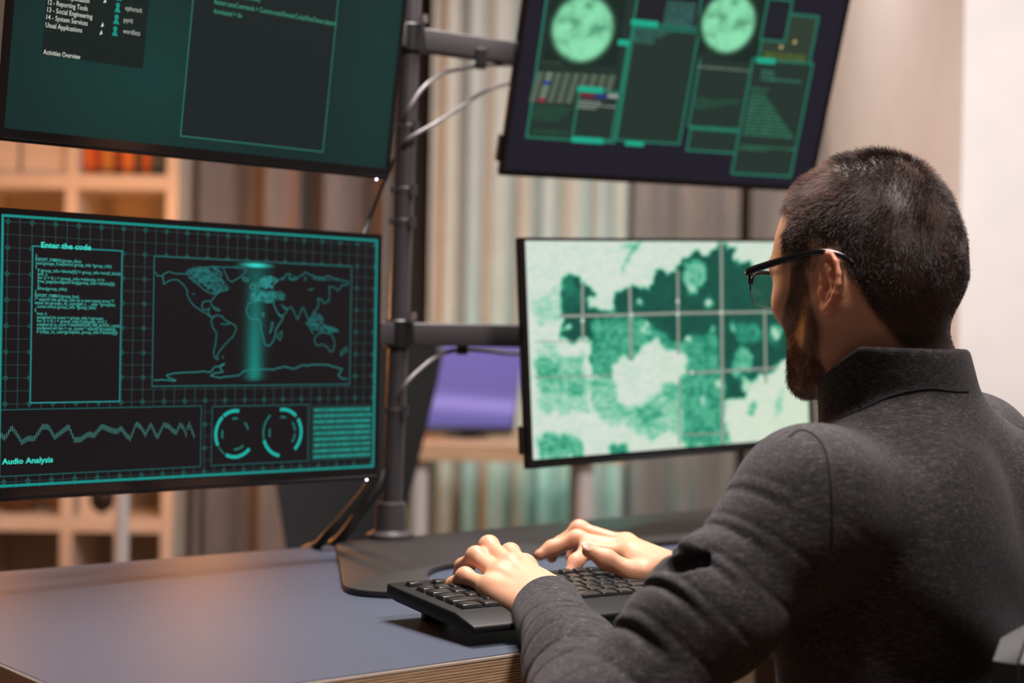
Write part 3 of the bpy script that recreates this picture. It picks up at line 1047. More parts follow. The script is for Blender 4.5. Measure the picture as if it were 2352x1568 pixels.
def window(x0, y0, x1, y1, yt=None, col=TG, fill=WD, w=0.0032, layer=1):
    """lower left and lower right picture corners and the top's height"""
    a, b = up(x0, y0), up(x1, y1)
    top = up(*yt)[1] if yt else 0.325 - 0.02
    cv.layer = layer
    cv.rect((a[0], a[1]), (b[0], top), fill)
    cv.layer = layer + 1
    cv.frame((a[0], a[1]), (b[0], top), w, col)
    return a, (b[0], top)


window(80, 955, 700, 990, None, layer=1)
window(730, 640, 1020, 670, (740, 280), layer=1, fill=WD)
window(820, 165, 1270, 200, None, layer=3, fill=lin((30, 30, 34)))
window(1190, 1045, 1580, 1060, (1200, 880), layer=3)
window(1200, 880, 1680, 920, None, layer=5)
window(1500, 1205, 1920, 1225, (1680, 400), layer=9)
window(1700, 280, 1880, 290, None, layer=11, fill=lin((28, 30, 38)))
window(1680, 440, 2050, 450, (1920, 90), layer=7, fill=lin((46, 60, 48)))
window(700, 975, 1150, 1005, (820, 175), layer=7)
window(395, 960, 680, 980, (440, 610), layer=8)
cv.layer = 14
for x0, y0, x1, y1 in ((810, 140, 1000, 180), (440, 600, 620, 640), (1680, 400, 1810, 440), (720, 275, 800, 315), (400, 950, 620, 990), (770, 980, 900, 1010)):
    a, b = up(x0, (y0 + y1) / 2), up(x1, (y0 + y1) / 2)
    m_ = (a[1] + b[1]) / 2
    hh_ = (y1 - y0) / 3.015 / FPX * 2.5 / 2
    cv.rect((a[0], m_ - hh_), (b[0], m_ + hh_), TB)


def tlines(x0, y0, x1, y1, n, wf, col, k=1.0, h=0.55, layer=13):
    a, b = up(x0, y0), up(x1, y1)
    cv.layer = layer
    for i in range(n):
        y = a[1] + (b[1] - a[1]) * (i + 0.5) / n
        hh = abs(b[1] - a[1]) / n * h / 2
        x = a[0]
        end = a[0] + (b[0] - a[0]) * wf(i / max(n - 1, 1))
        while x < end:
            wd = random.uniform(0.003, 0.009)
            cv.rect((x, y - hh), (min(x + wd, end), y + hh), col, k * random.uniform(0.75, 1.15))
            x += wd + 0.0008


tlines(835, 195, 1080, 320, 6, lambda t: (1, 0.85, .75, .55, .6, .55)[min(5, int(t * 5.99))], lin((62, 122, 108)), 0.8)
tlines(1060, 0, 1270, 195, 9, lambda t: 0.85, lin((64, 122, 112)), 0.9)
tlines(1640, 640, 1920, 960, 12, lambda t: 0.3 + 0.75 * t, lin((56, 128, 100)), 0.8)
tlines(1640, 600, 1790, 640, 2, lambda t: 0.8, lin((56, 128, 100)), 0.7)
tlines(1570, 1000, 1940, 1060, 2, lambda t: 1 - 0.5 * t, lin((56, 128, 100)), 0.8)
tlines(1720, 480, 1990, 580, 3, lambda t: (0.3, 0.3, 1.0)[min(2, int(t * 2.99))], lin((64, 130, 108)), 0.8)
tlines(1740, 355, 2010, 430, 3, lambda t: 1.0, lin((96, 116, 40)), 0.9)
tlines(1230, 670, 1590, 780, 6, lambda t: 1 - 0.7 * t, lin((44, 104, 78)), 0.7, layer=7)
tlines(135, 720, 390, 850, 6, lambda t: 1.0 - 0.3 * t, lin((44, 104, 78)), 0.6, layer=4)
tlines(140, 890, 370, 940, 2, lambda t: 1, lin((44, 104, 78)), 0.6, layer=4)
# table cells
cv.layer = 4
for i in range(9):
    for j in range(7):
        if i > 4 and j > 3:
            continue
        c = up(185 + i * 62 - j * 9, 510 + j * 30 + i * 3)
        col = lin((116, 132, 112))
        if i == 1 and j == 2:
            col = lin((52, 76, 150))
        if i == 1 and j == 6:
            col = lin((150, 46, 62))
        cv.rect(c + np.array((-0.0052, -0.0027)), c + np.array((0.0052, 0.0027)), col, 1.0 if i == 1 else 0.6)
cv.layer = 10
a, b = up(455, 655), up(560, 665)
cv.rect((a[0], a[1] - 0.003), (b[0], a[1] + 0.003), lin((110, 40, 50)))
a, b = up(560, 662), up(650, 670)
cv.rect((a[0], a[1] - 0.003), (b[0], a[1] + 0.003), lin((44, 50, 120)))
a, b = up(650, 662), up(720, 670)
cv.rect((a[0], a[1] - 0.003), (b[0], a[1] + 0.003), lin((150, 150, 150)))
tlines(450, 690, 700, 770, 3, lambda t: (0.6, 1, 0.5)[min(2, int(t * 2.99))], lin((150, 158, 150)), 0.8)
tlines(1270, 450, 1640, 500, 2, lambda t: 1, lin((120, 138, 118)), 0.9, layer=10)
tlines(200, 420, 480, 450, 1, lambda t: 1, lin((110, 140, 120)), 0.6, layer=4)
tlines(1290, 370, 1470, 400, 1, lambda t: 1, lin((110, 140, 120)), 0.6, layer=7)
cv.layer = 15
for x_, y_ in ((1945, 290), (1850, 325)):
    cv.arc(up(x_, y_), 0.0015, 0.003, 0, 360, lin((196, 180, 120)), n=8)


def globe(cx, cy, rpx, layer, seed, halo):
    c = up(cx, cy)
    r = rpx / 3.015 / FPX * 2.5
    cv.layer = layer
    n = 90
    g = np.linspace(-1.25, 1.25, n)
    gx_, gy_ = np.meshgrid(g, -g)
    rr = np.sqrt(gx_ ** 2 + gy_ ** 2)
    t = fbm(gx_ * 2.2 + 9 + (fbm(gx_ * 2 + 3, gy_ * 2 + 3, 77) - .5) * 1.5, gy_ * 2.2 + 5, seed, 5)
    # dark seas in the upper middle and right
    d = 1.5 * (np.exp(-((gx_ + 0.15) ** 2 / 0.22 + (gy_ - 0.05) ** 2 / 0.12)) * 0.5 + np.exp(-((gx_ - 0.1) ** 2 / 0.03 + (gy_ - 0.75) ** 2 / 0.08)) * 0.6 + np.exp(-((gx_ - 0.75) ** 2 / 0.06 + (gy_ - 0.3) ** 2 / 0.1)) * 0.4 + np.exp(-((gx_ + 0.75) ** 2 / 0.02 + (gy_ - 0.1) ** 2 / 0.03)) * 0.4)
    v = np.clip(1.0 - d * np.clip((t - 0.22) * 4.2, 0, 1.5) - np.clip((t - 0.5) * 1.6, 0, 0.35), 0, 1)
    light, dk_ = np.array(lin((140, 226, 176))), np.array(lin((36, 104, 74)))
    col = dk_ + (light - dk_) * v[..., None]
    edge = 1 / (1 + np.exp((rr - 0.97) * 26))
    bg = np.array(lin((24, 40, 34)))
    col = bg + (col - bg) * edge[..., None]
    cv.grid((c[0] - 1.25 * r, c[1] - 1.25 * r), (c[0] + 1.25 * r, c[1] + 1.25 * r), col, mask=(rr[:-1, :-1] < 1.2))


a, b = up(195, 440), up(720, 470)
cv.layer = 3
cv.rect((a[0] - 0.0, a[1] + 0.004), (b[0] - 0.002, 0.305), lin((24, 40, 34)))
a, b = up(1270, 400), up(1690, 430)
cv.layer = 7
cv.rect((a[0], a[1]), (b[0] - 0.003, 0.305), lin((24, 40, 34)))
globe(478, 200, 222, 5, 41, 0)
globe(1487, 160, 205, 8, 41, 0)
cv.build('screen', mon)

# ------------------------------------------------------------------ monitor stand
stand = empty('monitor_stand', tuple(on_z(905, 1262, DESK_Z)), 0, 'dark steel four-monitor stand with round pole, arms and wide base plate', 'stand')
pb, pt = P(897, 1252, 2.335), P(951, -150, 2.335)
pb[2] = DESK_Z + 0.008
bm = bmesh.new()
tube(bm, [pb, pt], 0.0145, 28)
bm_obj('pole', bm, M_steel, stand, smooth=True)
# plate outline in desk plane from picture points
zp = DESK_Z + 0.008
ol = [(772, 1250), (778, 1275), (784, 1310), (788, 1336), (800, 1347), (830, 1354), (890, 1358), (960, 1362), (1010, 1362), (1010, 1345), (985, 1325), (985, 1310), (1010, 1298), (1060, 1290), (1150, 1282), (1300, 1264), (1450, 1248), (1600, 1236), (1660, 1230), (1700, 1222), (1705, 1185), (1690, 1163), (1600, 1171), (1400, 1188), (1150, 1212), (960, 1229), (860, 1238), (790, 1243)]
pl = [on_z(x, y, zp) for x, y in ol]
pl = smooth_path([np.array([q[0], q[1], 0]) for q in pl] + [np.array([pl[0][0], pl[0][1], 0])], 4)[:-1]
bm = bmesh.new()
prism(bm, [(q[0], q[1]) for q in pl], DESK_Z + 0.0005, zp)
bm_obj('base_plate', bm, M_plate, stand, bevel=0.0015, smooth=True)
bm = bmesh.new()
lathe(bm, [(0.034, 0), (0.034, 0.006), (0.024, 0.012), (0.021, 0.05), (0.0175, 0.052)], Matrix.Translation((pb[0], pb[1], zp)))
bm_obj('pole_foot', bm, M_steel, stand, smooth=True)


def arm(z, ends):
    t = (z - pb[2]) / (pt[2] - pb[2])
    c = pb + (pt - pb) * t
    c[2] = z
    cl = bmesh.new()
    lathe(cl, [(0.019, -0.020), (0.021, -0.018), (0.021, 0.018), (0.019, 0.020)], Matrix.Translation(tuple(c)))
    clo = bm_obj('clamp', cl, M_black, stand, smooth=True)
    b2 = bmesh.new()
    tube(b2, [c + np.array([0.02, -0.018, 0.020]), c + np.array([0.02, -0.018, 0.031])], 0.0055, 12)
    bm_obj('bolt', b2, M_chrome, clo, smooth=True)
    for e in ends:
        e = np.array([e[0], e[1], z])
        d = e - c
        l = np.linalg.norm(d)
        d = d / l
        sd = np.array([-d[1], d[0], 0])
        ab = bmesh.new()
        M = frame3(d, sd, (0, 0, 1), c)
        prism(ab, [(0.018, -0.012), (l + 0.005, -0.010), (l + 0.005, 0.010), (0.018, 0.012)], -0.0165, 0.0165, M)
        ao = bm_obj('arm', ab, M_steel, stand, bevel=0.003, seg=3, smooth=True)
        jb = bmesh.new()
        lathe(jb, [(0.014, -0.024), (0.016, -0.022), (0.016, 0.022), (0.014, 0.024)], frame3(d, sd, (0, 0, 1), e))
        bm_obj('hinge', jb, M_black, ao, smooth=True)


def vesa(o, d, tilt, w, h, back):
    """point behind the middle of a monitor"""
    ax = np.array([d[0], d[1], 0])
    nh = np.array([ax[1], -ax[0], 0])
    ay = np.array([0, 0, 1.0]) * math.cos(tilt) + nh * math.sin(tilt)
    n = np.cross(ax, ay)
    return np.array(o) + ax * w / 2 + ay * h / 2 - n * back


brcL = P(867, 1096, 2.176)
blL = brcL - np.array([dirL[0], dirL[1], 0]) * WM
vLL = vesa(blL, dirL, 0, WM, HM, 0.075)
brcU = P(886, 402, 2.150)
vUL = vesa(brcU - np.array([dirL[0], dirL[1], 0]) * WM, dirL, math.radians(8), WM, HM, 0.085)
vLR = vesa(P(1213, 1077, 2.29), dirR, -0.035, WR, HR, 0.085)
vUR = vesa(P(1147, 402, 2.48), dR, math.radians(20), 0.545, 0.325, 0.095)
print('vesa', vLL, vUL, vLR, vUR, 'pole', pb, pt)
z_low, z_up = P(1000, 768, 2.36)[2], P(1060, 104, 2.38)[2]
arm(z_low, [vLL, vLR])
arm(z_up, [vUL, vUR])
for v, d, tl, zz in ((vLL, dirL, 0, z_low), (vUL, dirL, math.radians(8), z_up), (vLR, dirR, -0.035, z_low), (vUR, dR, math.radians(20), z_up)):
    ax = np.array([d[0], d[1], 0])
    nh = np.array([ax[1], -ax[0], 0])
    hb = bmesh.new()
    M = frame3(ax, nh, (0, 0, 1), (v[0], v[1], zz))
    box(hb, (-0.014, 0.012, -0.014), (0.014, 0.034, 0.014), M)
    zc = v[2] - zz
    box(hb, (-0.03, 0.030, min(-0.02, zc - 0.03)), (0.03, 0.036, max(0.02, zc + 0.03)), M)
    bm_obj('tilt_bracket', hb, M_steel, stand, bevel=0.002)
# cable clips under the arms
for px_, py_, d_ in ((1105, 143, 2.40), (1062, 800, 2.40)):
    c = P(px_, py_, d_)
    kb = bmesh.new()
    box(kb, (-0.0085, -0.014, -0.009), (0.0085, 0.014, 0.020), Matrix.Translation(tuple(c)))
    bm_obj('cable_clip', kb, M_black, stand, bevel=0.003)
# clips on the pole
for zz in (1.335, 1.245, 1.20, 0.93):
    t = (zz - pb[2]) / (pt[2] - pb[2])
    c = pb + (pt - pb) * t
    kb = bmesh.new()
    lathe(kb, [(0.0146, -0.004), (0.0153, -0.003), (0.0153, 0.003), (0.0146, 0.004)], Matrix.Translation((c[0], c[1], zz)), 24)
    box(kb, (0.010, -0.018, -0.008), (0.0185, -0.006, 0.008), Matrix.Translation((c[0], c[1], zz)))
    box(kb, (-0.020, -0.010, -0.004), (-0.012, 0.0, 0.004), Matrix.Translation((c[0], c[1], zz)))
    bm_obj('pole_clip', kb, M_steel, stand)


def cable(label, pts, r, m, grp=None, name='cable'):
    bm = bmesh.new()
    tube(bm, smooth_path(pts, 8), r, 10)
    o = bm_obj(name, bm, m, smooth=True)
    tag(o, label, 'cable', grp)
    return o


cable('grey cable arching from the pole to the clip under the upper arm', [P(925, 300, 2.335), P(940, 250, 2.31), P(975, 198, 2.33), P(1020, 168, 2.37), P(1070, 156, 2.39), P(1110, 150, 2.405), P(1150, 149, 2.44), P(1200, 151, 2.56), P(1260, 160, 2.62)], 0.0031, M_cable)
cable('grey cable running slantwise from the pole to the tilted monitor', [P(925, 340, 2.335), P(940, 318, 2.31), P(1000, 283, 2.33), P(1060, 245, 2.38), P(1110, 212, 2.43), P(1170, 192, 2.52), P(1260, 180, 2.63)], 0.0031, M_cable)
cable('grey cable looping from the pole up to the lower arm clip', [P(912, 940, 2.335), P(928, 888, 2.31), P(965, 848, 2.33), P(1010, 815, 2.36), P(1060, 803, 2.395), P(1120, 806, 2.42), P(1190, 812, 2.46), P(1300, 800, 2.52)], 0.0031, M_cable)
cable('thin black cable slanting between the two stacked left monitors', [P(905, 360, 2.30), P(880, 425, 2.32), P(858, 480, 2.34), P(838, 530, 2.33), P(800, 640, 2.25)], 0.0026, M_cableb)
cable('thick black cable hanging from the map monitor to the desk', [P(870, 1040, 2.28), P(850, 1110, 2.27), P(800, 1175, 2.26), P(755, 1225, 2.25), P(728, 1252, 2.27), P(700, 1262, 2.36)], 0.0065, M_cableb, name='power_cable')
cable('second black cable hanging beside the pole down to the base plate', [P(880, 1080, 2.32), P(868, 1120, 2.31), P(830, 1170, 2.30), P(800, 1215, 2.29), P(775, 1243, 2.30), P(752, 1252, 2.36)], 0.0075, M_cableb, name='power_cable')

# ------------------------------------------------------------------ background: curtains
def curtain(name, label, px0, px1, y, folds, amp, m, seed, z0=0.02, z1=2.62, parent=None):
    x0, x1 = P(px0, 800, y)[0], P(px1, 800, y)[0]
    r = random.Random(seed)
    n = int(abs(x1 - x0) / 0.006)
    ph = [r.uniform(0, 6.28) for _ in range(4)]
    pts = []
    for i in range(n + 1):
        t = i / n
        a = folds * t * 2 * math.pi
        w = math.sin(a + 0.7 * math.sin(a * 0.37 + ph[0]) + ph[3]) + 0.35 * math.sin(2.1 * a + ph[1]) + 0.15 * math.sin(4.7 * a + ph[2])
        pts.append((x0 + (x1 - x0) * t + 0.3 * amp * math.sin(2 * a + ph[1]), y + amp * w))
    bm = bmesh.new()
    rows = []
    for k in range(9):
        z = z0 + (z1 - z0) * k / 8
        f = 1.0 - 0.25 * k / 8
        rows.append([bm.verts.new((q[0], y + (q[1] - y) * f, z)) for q in pts])
    for k in range(8):
        for i in range(n):
            bm.faces.new((rows[k][i], rows[k][i + 1], rows[k + 1][i + 1], rows[k + 1][i]))
    t = empty(name, (x0 + (x1 - x0) / 2, y, 0), 0, label, 'curtain')
    o = bm_obj('fabric', bm, m, t, smooth=True)
    md = o.modifiers.new('thickness', 'SOLIDIFY')
    md.thickness = 0.002
    hb = bmesh.new()
    box(hb, (min(x0, x1), y - 0.035, z1), (max(x0, x1), y + 0.035, z1 + 0.03))
    bm_obj('heading', hb, m, t)
    return t


curtain('curtain', 'grey drape with orange glow on its folds, beside the bookcase', 478, 905, 5.20, 3.1, 0.095, M_cur_grey, 3)
curtain('curtain', 'dark brown drape by the pole, continued behind the others as shade in their gaps', 900, 2300, 5.36, 9.0, 0.03, fabric('brown_drape_gap_shade', (0.07, 0.045, 0.035), (0.09, 0.06, 0.045)), 5)  # drape beside the pole; further right it stands in for shade between folds
curtain('curtain', 'pale whitish drape with soft teal stripes behind the right arms of the stand', 988, 1446, 5.20, 8.0, 0.030, M_cur_pale, 12)
curtain('curtain', 'taupe drape hanging between the pale drape and the dark gap', 1455, 1688, 5.20, 2.2, 0.035, M_cur_taupe, 21)
curtain('curtain', 'taupe drape behind the man, with a dark narrow gap on each side', 1722, 2036, 5.16, 2.7, 0.035, M_cur_taupe, 23)
curtain('curtain', 'brownish grey drape end next to the white wall', 2074, 2330, 5.14, 1.6, 0.03, M_cur_taupe, 25)
bm = bmesh.new()
tube(bm, [(-1.2, 5.2, 2.66), (2.2, 5.2, 2.66)], 0.014, 16)
cr = bm_obj('curtain_rail', bm, M_whitemetal, smooth=True)
tag(cr, 'thin white rail along the ceiling carrying the drapes', 'curtain rail')

# ------------------------------------------------------------------ bookcase on the left
BY = 4.9
bx1 = P(403, 800, BY)[0]
bc_ = empty('bookcase', (bx1 - 0.75, BY + 0.15, 0), 0, 'white open cube bookcase glowing orange near the floor lamp', 'bookcase')
zs = [0.02]
ztop = P(280, 418, BY)[2]
zl = P(280, 1206, BY)[2]
pitch_z = (ztop - zl) / 3.0
zrow = [zl - pitch_z, zl, zl + pitch_z, zl + 2 * pitch_z, ztop, ztop + pitch_z]
colx = [bx1 - 0.018 - k * 0.302 for k in range(6)]
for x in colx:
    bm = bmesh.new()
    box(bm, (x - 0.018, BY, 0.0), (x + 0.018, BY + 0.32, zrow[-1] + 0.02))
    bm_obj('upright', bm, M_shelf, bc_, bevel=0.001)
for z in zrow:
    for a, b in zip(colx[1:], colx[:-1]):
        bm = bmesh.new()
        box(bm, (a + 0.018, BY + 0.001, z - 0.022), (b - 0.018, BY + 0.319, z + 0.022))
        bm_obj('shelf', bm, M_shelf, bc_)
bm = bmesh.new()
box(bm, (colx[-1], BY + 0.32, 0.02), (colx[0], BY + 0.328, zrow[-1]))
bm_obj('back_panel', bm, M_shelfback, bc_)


def book(x, z, w, h, d, m, label, group, tilt=0):
    t = empty('book', (x + w / 2, BY + 0.06, z), 0, label, 'book', group)
    c = bmesh.new()
    M = Matrix.Translation((x, BY + 0.05, z))
    box(c, (0, 0, 0), (0.0025, d, h), M)
    box(c, (w - 0.0025, 0, 0), (w, d, h), M)
    box(c, (0.0025, 0, 0), (w - 0.0025, 0.002, h), M)
    bm_obj('cover', c, m, t)
    c = bmesh.new()
    box(c, (0.0026, 0.003, 0.004), (w - 0.0026, d - 0.004, h - 0.004), M)
    bm_obj('page_block', c, M_wall, t)


bcols = [lin((190, 90, 30)), lin((150, 60, 24)), lin((176, 116, 50)), lin((120, 48, 20)), lin((200, 110, 40)), lin((92, 60, 36))]
bmats = [mat('book_cover_%s' % n, c, 0.6) for n, c in zip(('orange', 'russet', 'ochre', 'brown', 'amber', 'umber'), bcols)]
x = colx[1] + 0.024
i = 0
while x < colx[0] - 0.085:
    w = (0.028, 0.022, 0.034, 0.026, 0.03)[i % 5]
    book(x, ztop + 0.022, w, (0.2, 0.22, 0.19, 0.23, 0.21)[i % 5], 0.16, bmats[i % 6], 'orange-brown book in the row on the shelf under the green-desktop monitor', 'books on the orange-lit shelf')
    x += w + 0.002
    i += 1
# dark green binder at the row's end
t = empty('binder', (colx[0] - 0.055, BY + 0.1, ztop + 0.022), 0, 'dark green binder at the end of the row of orange books', 'binder')
bm = bmesh.new()
box(bm, (colx[0] - 0.075, BY + 0.04, ztop + 0.022), (colx[0] - 0.030, BY + 0.26, ztop + 0.27))
bm_obj('cover', bm, mat('dark_green_board', (0.03, 0.05, 0.035), 0.5), t, bevel=0.003)
bm = bmesh.new()
tube(bm, [(colx[0] - 0.052, BY + 0.0385, ztop + 0.07), (colx[0] - 0.052, BY + 0.041, ztop + 0.07)], 0.009, 16)
bm_obj('finger_ring', bm, M_chrome, t)
# objects low in the case
t = empty('storage_box', (colx[2] - 0.1, BY + 0.1, zl + 0.022), 0, 'pale cardboard box on the low shelf below the map monitor', 'box')
bm = bmesh.new()
box(bm, (colx[1] + 0.03, BY + 0.03, zl + 0.022), (colx[1] + 0.14, BY + 0.25, zl + 0.18))
bm_obj('box_body', bm, M_shelf, t, bevel=0.002)
bm = bmesh.new()
box(bm, (colx[1] + 0.027, BY + 0.027, zl + 0.181), (colx[1] + 0.143, BY + 0.253, zl + 0.205))
bm_obj('lid', bm, M_wall, t, bevel=0.002)
for bi, (bx_a, bx_b, lbl) in enumerate(((colx[2] + 0.026, colx[2] + 0.135, 'cream box file on the shelf just left of the orange books'), (colx[2] + 0.145, colx[1] - 0.026, 'wider cream storage box next to the orange books'), (colx[3] + 0.03, colx[3] + 0.24, 'cream box in the compartment furthest from the drapes'))):
    t = empty('storage_box', ((bx_a + bx_b) / 2, BY + 0.13, ztop + 0.022), 0, lbl, 'box')
    bm = bmesh.new()
    box(bm, (bx_a, BY + 0.02, ztop + 0.022), (bx_b, BY + 0.26, ztop + 0.20))
    bm_obj('box_body', bm, M_shelf, t, bevel=0.002)
    bm = bmesh.new()
    box(bm, (bx_a - 0.002, BY + 0.017, ztop + 0.201), (bx_b + 0.002, BY + 0.263, ztop + 0.235))
    bm_obj('lid', bm, M_wall, t, bevel=0.002)
vs_ = P(232, 1190, BY + 0.02)
t = empty('vase', (vs_[0], BY + 0.06, zl + 0.022), 0, 'round black vase on the low shelf of the bookcase', 'vase')
bm = bmesh.new()
lathe(bm, [(0.025, 0), (0.045, 0.03), (0.05, 0.065), (0.035, 0.10), (0.018, 0.12), (0.016, 0.15)], Matrix.Translation((vs_[0], BY + 0.06, zl + 0.022)))
bm_obj('vase_body', bm, M_black, t, smooth=True)
bm = bmesh.new()
lathe(bm, [(0.016, 0), (0.023, 0.006), (0.021, 0.012)], Matrix.Translation((vs_[0], BY + 0.06, zl + 0.022 + 0.15)))
bm_obj('rim', bm, M_black, t, smooth=True)
bw_ = P(20, 1195, BY + 0.02)
t = empty('bowl', (bw_[0], BY + 0.12, zl + 0.022), 0, 'brown bowl on the low shelf at the dim end of the bookcase', 'bowl')
bm = bmesh.new()
lathe(bm, [(0.03, 0), (0.045, 0.01), (0.075, 0.045), (0.085, 0.075), (0.08, 0.075), (0.06, 0.03)], Matrix.Translation((bw_[0], BY + 0.12, zl + 0.022)))
bm_obj('bowl_body', bm, bmats[5], t, smooth=True)
bm = bmesh.new()
lathe(bm, [(0.02, 0), (0.035, 0.03), (0.03, 0.06), (0.008, 0.08)], Matrix.Translation((bw_[0], BY + 0.12, zl + 0.052)))
bm_obj('lid', bm, bmats[3], t, smooth=True)

# ------------------------------------------------------------------ warm floor lamp, hidden behind the map monitor
lp = np.array([P(470, 800, 4.3)[0], 4.3, 0.0])
t = empty('floor_lamp', tuple(lp), 0, 'floor lamp with glowing warm glass globe standing between bookcase and drape', 'lamp')
bm = bmesh.new()
lathe(bm, [(0.11, 0), (0.11, 0.012), (0.03, 0.02)], Matrix.Translation(tuple(lp)))
bm_obj('base', bm, M_steel, t, smooth=True)
bm = bmesh.new()
tube(bm, [lp + [0, 0, 0.02], lp + [0, 0, 1.02]], 0.008, 14)
bm_obj('pole', bm, M_steel, t, smooth=True)
M_bulb = mat('warm_globe', (1, 0.6, 0.3), 0.4, Emission_Color=(1, 0.36, 0.08, 1), Emission_Strength=58.0)
bm = bmesh.new()
bmesh.ops.create_uvsphere(bm, u_segments=24, v_segments=16, radius=0.08, matrix=Matrix.Translation(tuple(lp + [0, 0, 1.11])))
bm_obj('glass_globe', bm, M_bulb, t, smooth=True)
bm = bmesh.new()
lathe(bm, [(0.008, 0), (0.035, 0.01), (0.035, 0.03), (0.030, 0.034)], Matrix.Translation(tuple(lp + [0, 0, 1.005])))
bm_obj('socket', bm, M_whitemetal, t, smooth=True)
added_lamp = copy_tree(t)  # extra lamp added out of view to bring orange light to the desk
added_lamp.location = (P(-150, 800, 4.0)[0], 4.0, 0)
M_bulb2 = mat('added_lamp_globe', (1, 0.6, 0.3), 0.4, Emission_Color=(1, 0.36, 0.08, 1), Emission_Strength=95.0)
for ch in added_lamp.children:
    if ch.name.startswith('glass_globe'):
        ch.data = ch.data.copy()
        ch.data.materials[0] = M_bulb2
added_lamp['label'] = 'unseen globe lamp added to spread orange light over desk and bookcase'

# ------------------------------------------------------------------ background table with the purple screen
TZ = 0.76
ty0 = 4.2
tx0 = P(912, 1040, ty0)[0]
tx1 = P(1440, 1040, ty0)[0]
tb_ = empty('side_table', ((tx0 + tx1) / 2, ty0 + 0.35, 0), 0, 'light wood table with white legs under the purple screen', 'table')
bm = bmesh.new()
box(bm, (tx0, ty0, TZ - 0.045), (tx1, ty0 + 0.7, TZ))
bm_obj('table_top', bm, M_woodlight, tb_, bevel=0.003)
for lx, ly in ((P(963, 1150, ty0 + 0.05)[0], ty0 + 0.05), (P(1343, 1150, ty0 + 0.05)[0], ty0 + 0.05), (P(963, 1150, ty0 + 0.05)[0], ty0 + 0.62), (P(1343, 1150, ty0 + 0.05)[0], ty0 + 0.62)):
    bm = bmesh.new()
    tube(bm, [(lx, ly, 0), (lx, ly, TZ - 0.045)], 0.022, 20)
    bm_obj('leg', bm, M_whitemetal, tb_, smooth=True)
bm = bmesh.new()
box(bm, (tx0 - 0.0, ty0 + 0.02, TZ - 0.5), (tx0 + 0.018, ty0 + 0.68, TZ - 0.045))
bm_obj('side_panel', bm, M_woodlight, tb_)

# purple screen: a small tilted display
c_bl, c_br, c_tl = P(966, 978, 4.36), P(1176, 982, 4.50), P(1022, 792, 4.50)
ax_ = (c_br - c_bl)
wS = np.linalg.norm(ax_)
ax_ /= wS
ay_ = (c_tl - c_bl)
ay_ -= ax_ * np.dot(ay_, ax_) * 0.0
hS = np.linalg.norm(ay_)
sh = np.dot(ay_ / hS, ax_)
t = empty('small_display', (c_bl[0] + 0.12, 4.45, TZ), 0, 'small display with plain purple screen leaning back on the light wood table', 'display')
nS = np.cross(ax_, ay_ / hS)
nS /= np.linalg.norm(nS)
ayp = np.cross(nS, ax_)
Mp = frame3(ax_, ayp, nS, c_bl)
off = np.dot(ay_, ax_)
hh = np.dot(ay_, ayp)
bm = bmesh.new()
prism(bm, [(-0.008, -0.016), (wS + 0.004, -0.016), (wS + off * 0.75 + 0.004, hh + 0.008), (off - 0.008, hh + 0.008)], -0.016, -0.001, Mp)
bm_obj('casing', bm, M_black, t, bevel=0.004, smooth=True)
cvp = Canvas(c_bl, ax_, ayp)
nxg, nyg = 24, 20
img = np.zeros((nyg, nxg, 3))
pA, pB, pC = np.array(lin((112, 100, 172))), np.array(lin((158, 140, 214))), np.array(lin((92, 84, 150)))
for r in range(nyg):
    for q in range(nxg):
        v = r / (nyg - 1)
        g = math.exp(-((v - 0.70 - 0.05 * q / nxg) ** 2) / 0.008)
        base_ = pA * (1 - v * 0.15) if v < 0.8 else pA + (pC - pA) * (v - 0.8) / 0.2
        img[r, q] = base_ * (1 - g) + pB * g
i0 = len(cvp.v)
for r in range(nyg):
    for q in range(nxg):
        v = 1 - r / (nyg - 1)
        u = q / (nxg - 1)
        s0 = off * v
        s1 = wS + off * 0.75 * v
        p = cvp.o + cvp.ax * (s0 + (s1 - s0) * u) + cvp.ay * (hh * v)
        cvp.v.append(p + cvp.n * 0.0003)
        cvp.c.append([*img[r, q], 1])
for r in range(nyg - 1):
    for q in range(nxg - 1):
        k = i0 + r * nxg + q
        cvp.f.append([k + nxg, k + nxg + 1, k + 1, k])
cvp.build('screen', t)
fc = P(1072, 1000, 4.46)
bm = bmesh.new()
tube(bm, [(fc[0], 4.47, TZ + 0.008), tuple(c_bl + ax_ * wS * 0.5 + ayp * 0.05 - nS * 0.018)], 0.013, 12)
bm_obj('stand_neck', bm, M_black, t)
bm = bmesh.new()
lathe(bm, [(0.06, 0), (0.062, 0.005), (0.02, 0.012)], Matrix.Translation((fc[0], 4.47, TZ)))
bm_obj('stand_foot', bm, M_black, t, smooth=True)

# teal desk lamp behind the bright monitor: the source of the teal glow
lt = P(1385, 930, 4.8)
t = empty('light_bar', (lt[0], 4.8, TZ), 0, 'teal glowing light bar on the table behind the satellite map monitor', 'lamp')
bm = bmesh.new()
tube(bm, [(lt[0], 4.8, TZ + 0.02), (lt[0], 4.8, TZ + 0.38)], 0.014, 16)
M_teal = mat('teal_light', (0.1, 0.8, 0.7), 0.4, Emission_Color=(0.05, 0.85, 0.72, 1), Emission_Strength=1.0)
bm_obj('light_tube', bm, M_teal, t, smooth=True)
bm = bmesh.new()
lathe(bm, [(0.045, 0), (0.045, 0.012), (0.02, 0.02)], Matrix.Translation((lt[0], 4.8, TZ)))
bm_obj('base', bm, M_black, t, smooth=True)
point('light_bar_light', (lt[0], 4.87, TZ + 0.32), 1.1, (0.05, 0.9, 0.75), 0.04)
point('under_table_teal_light', (P(1300, 1120, 4.75)[0], 4.95, 0.70), 1.2, (0.05, 0.9, 0.75), 0.04)


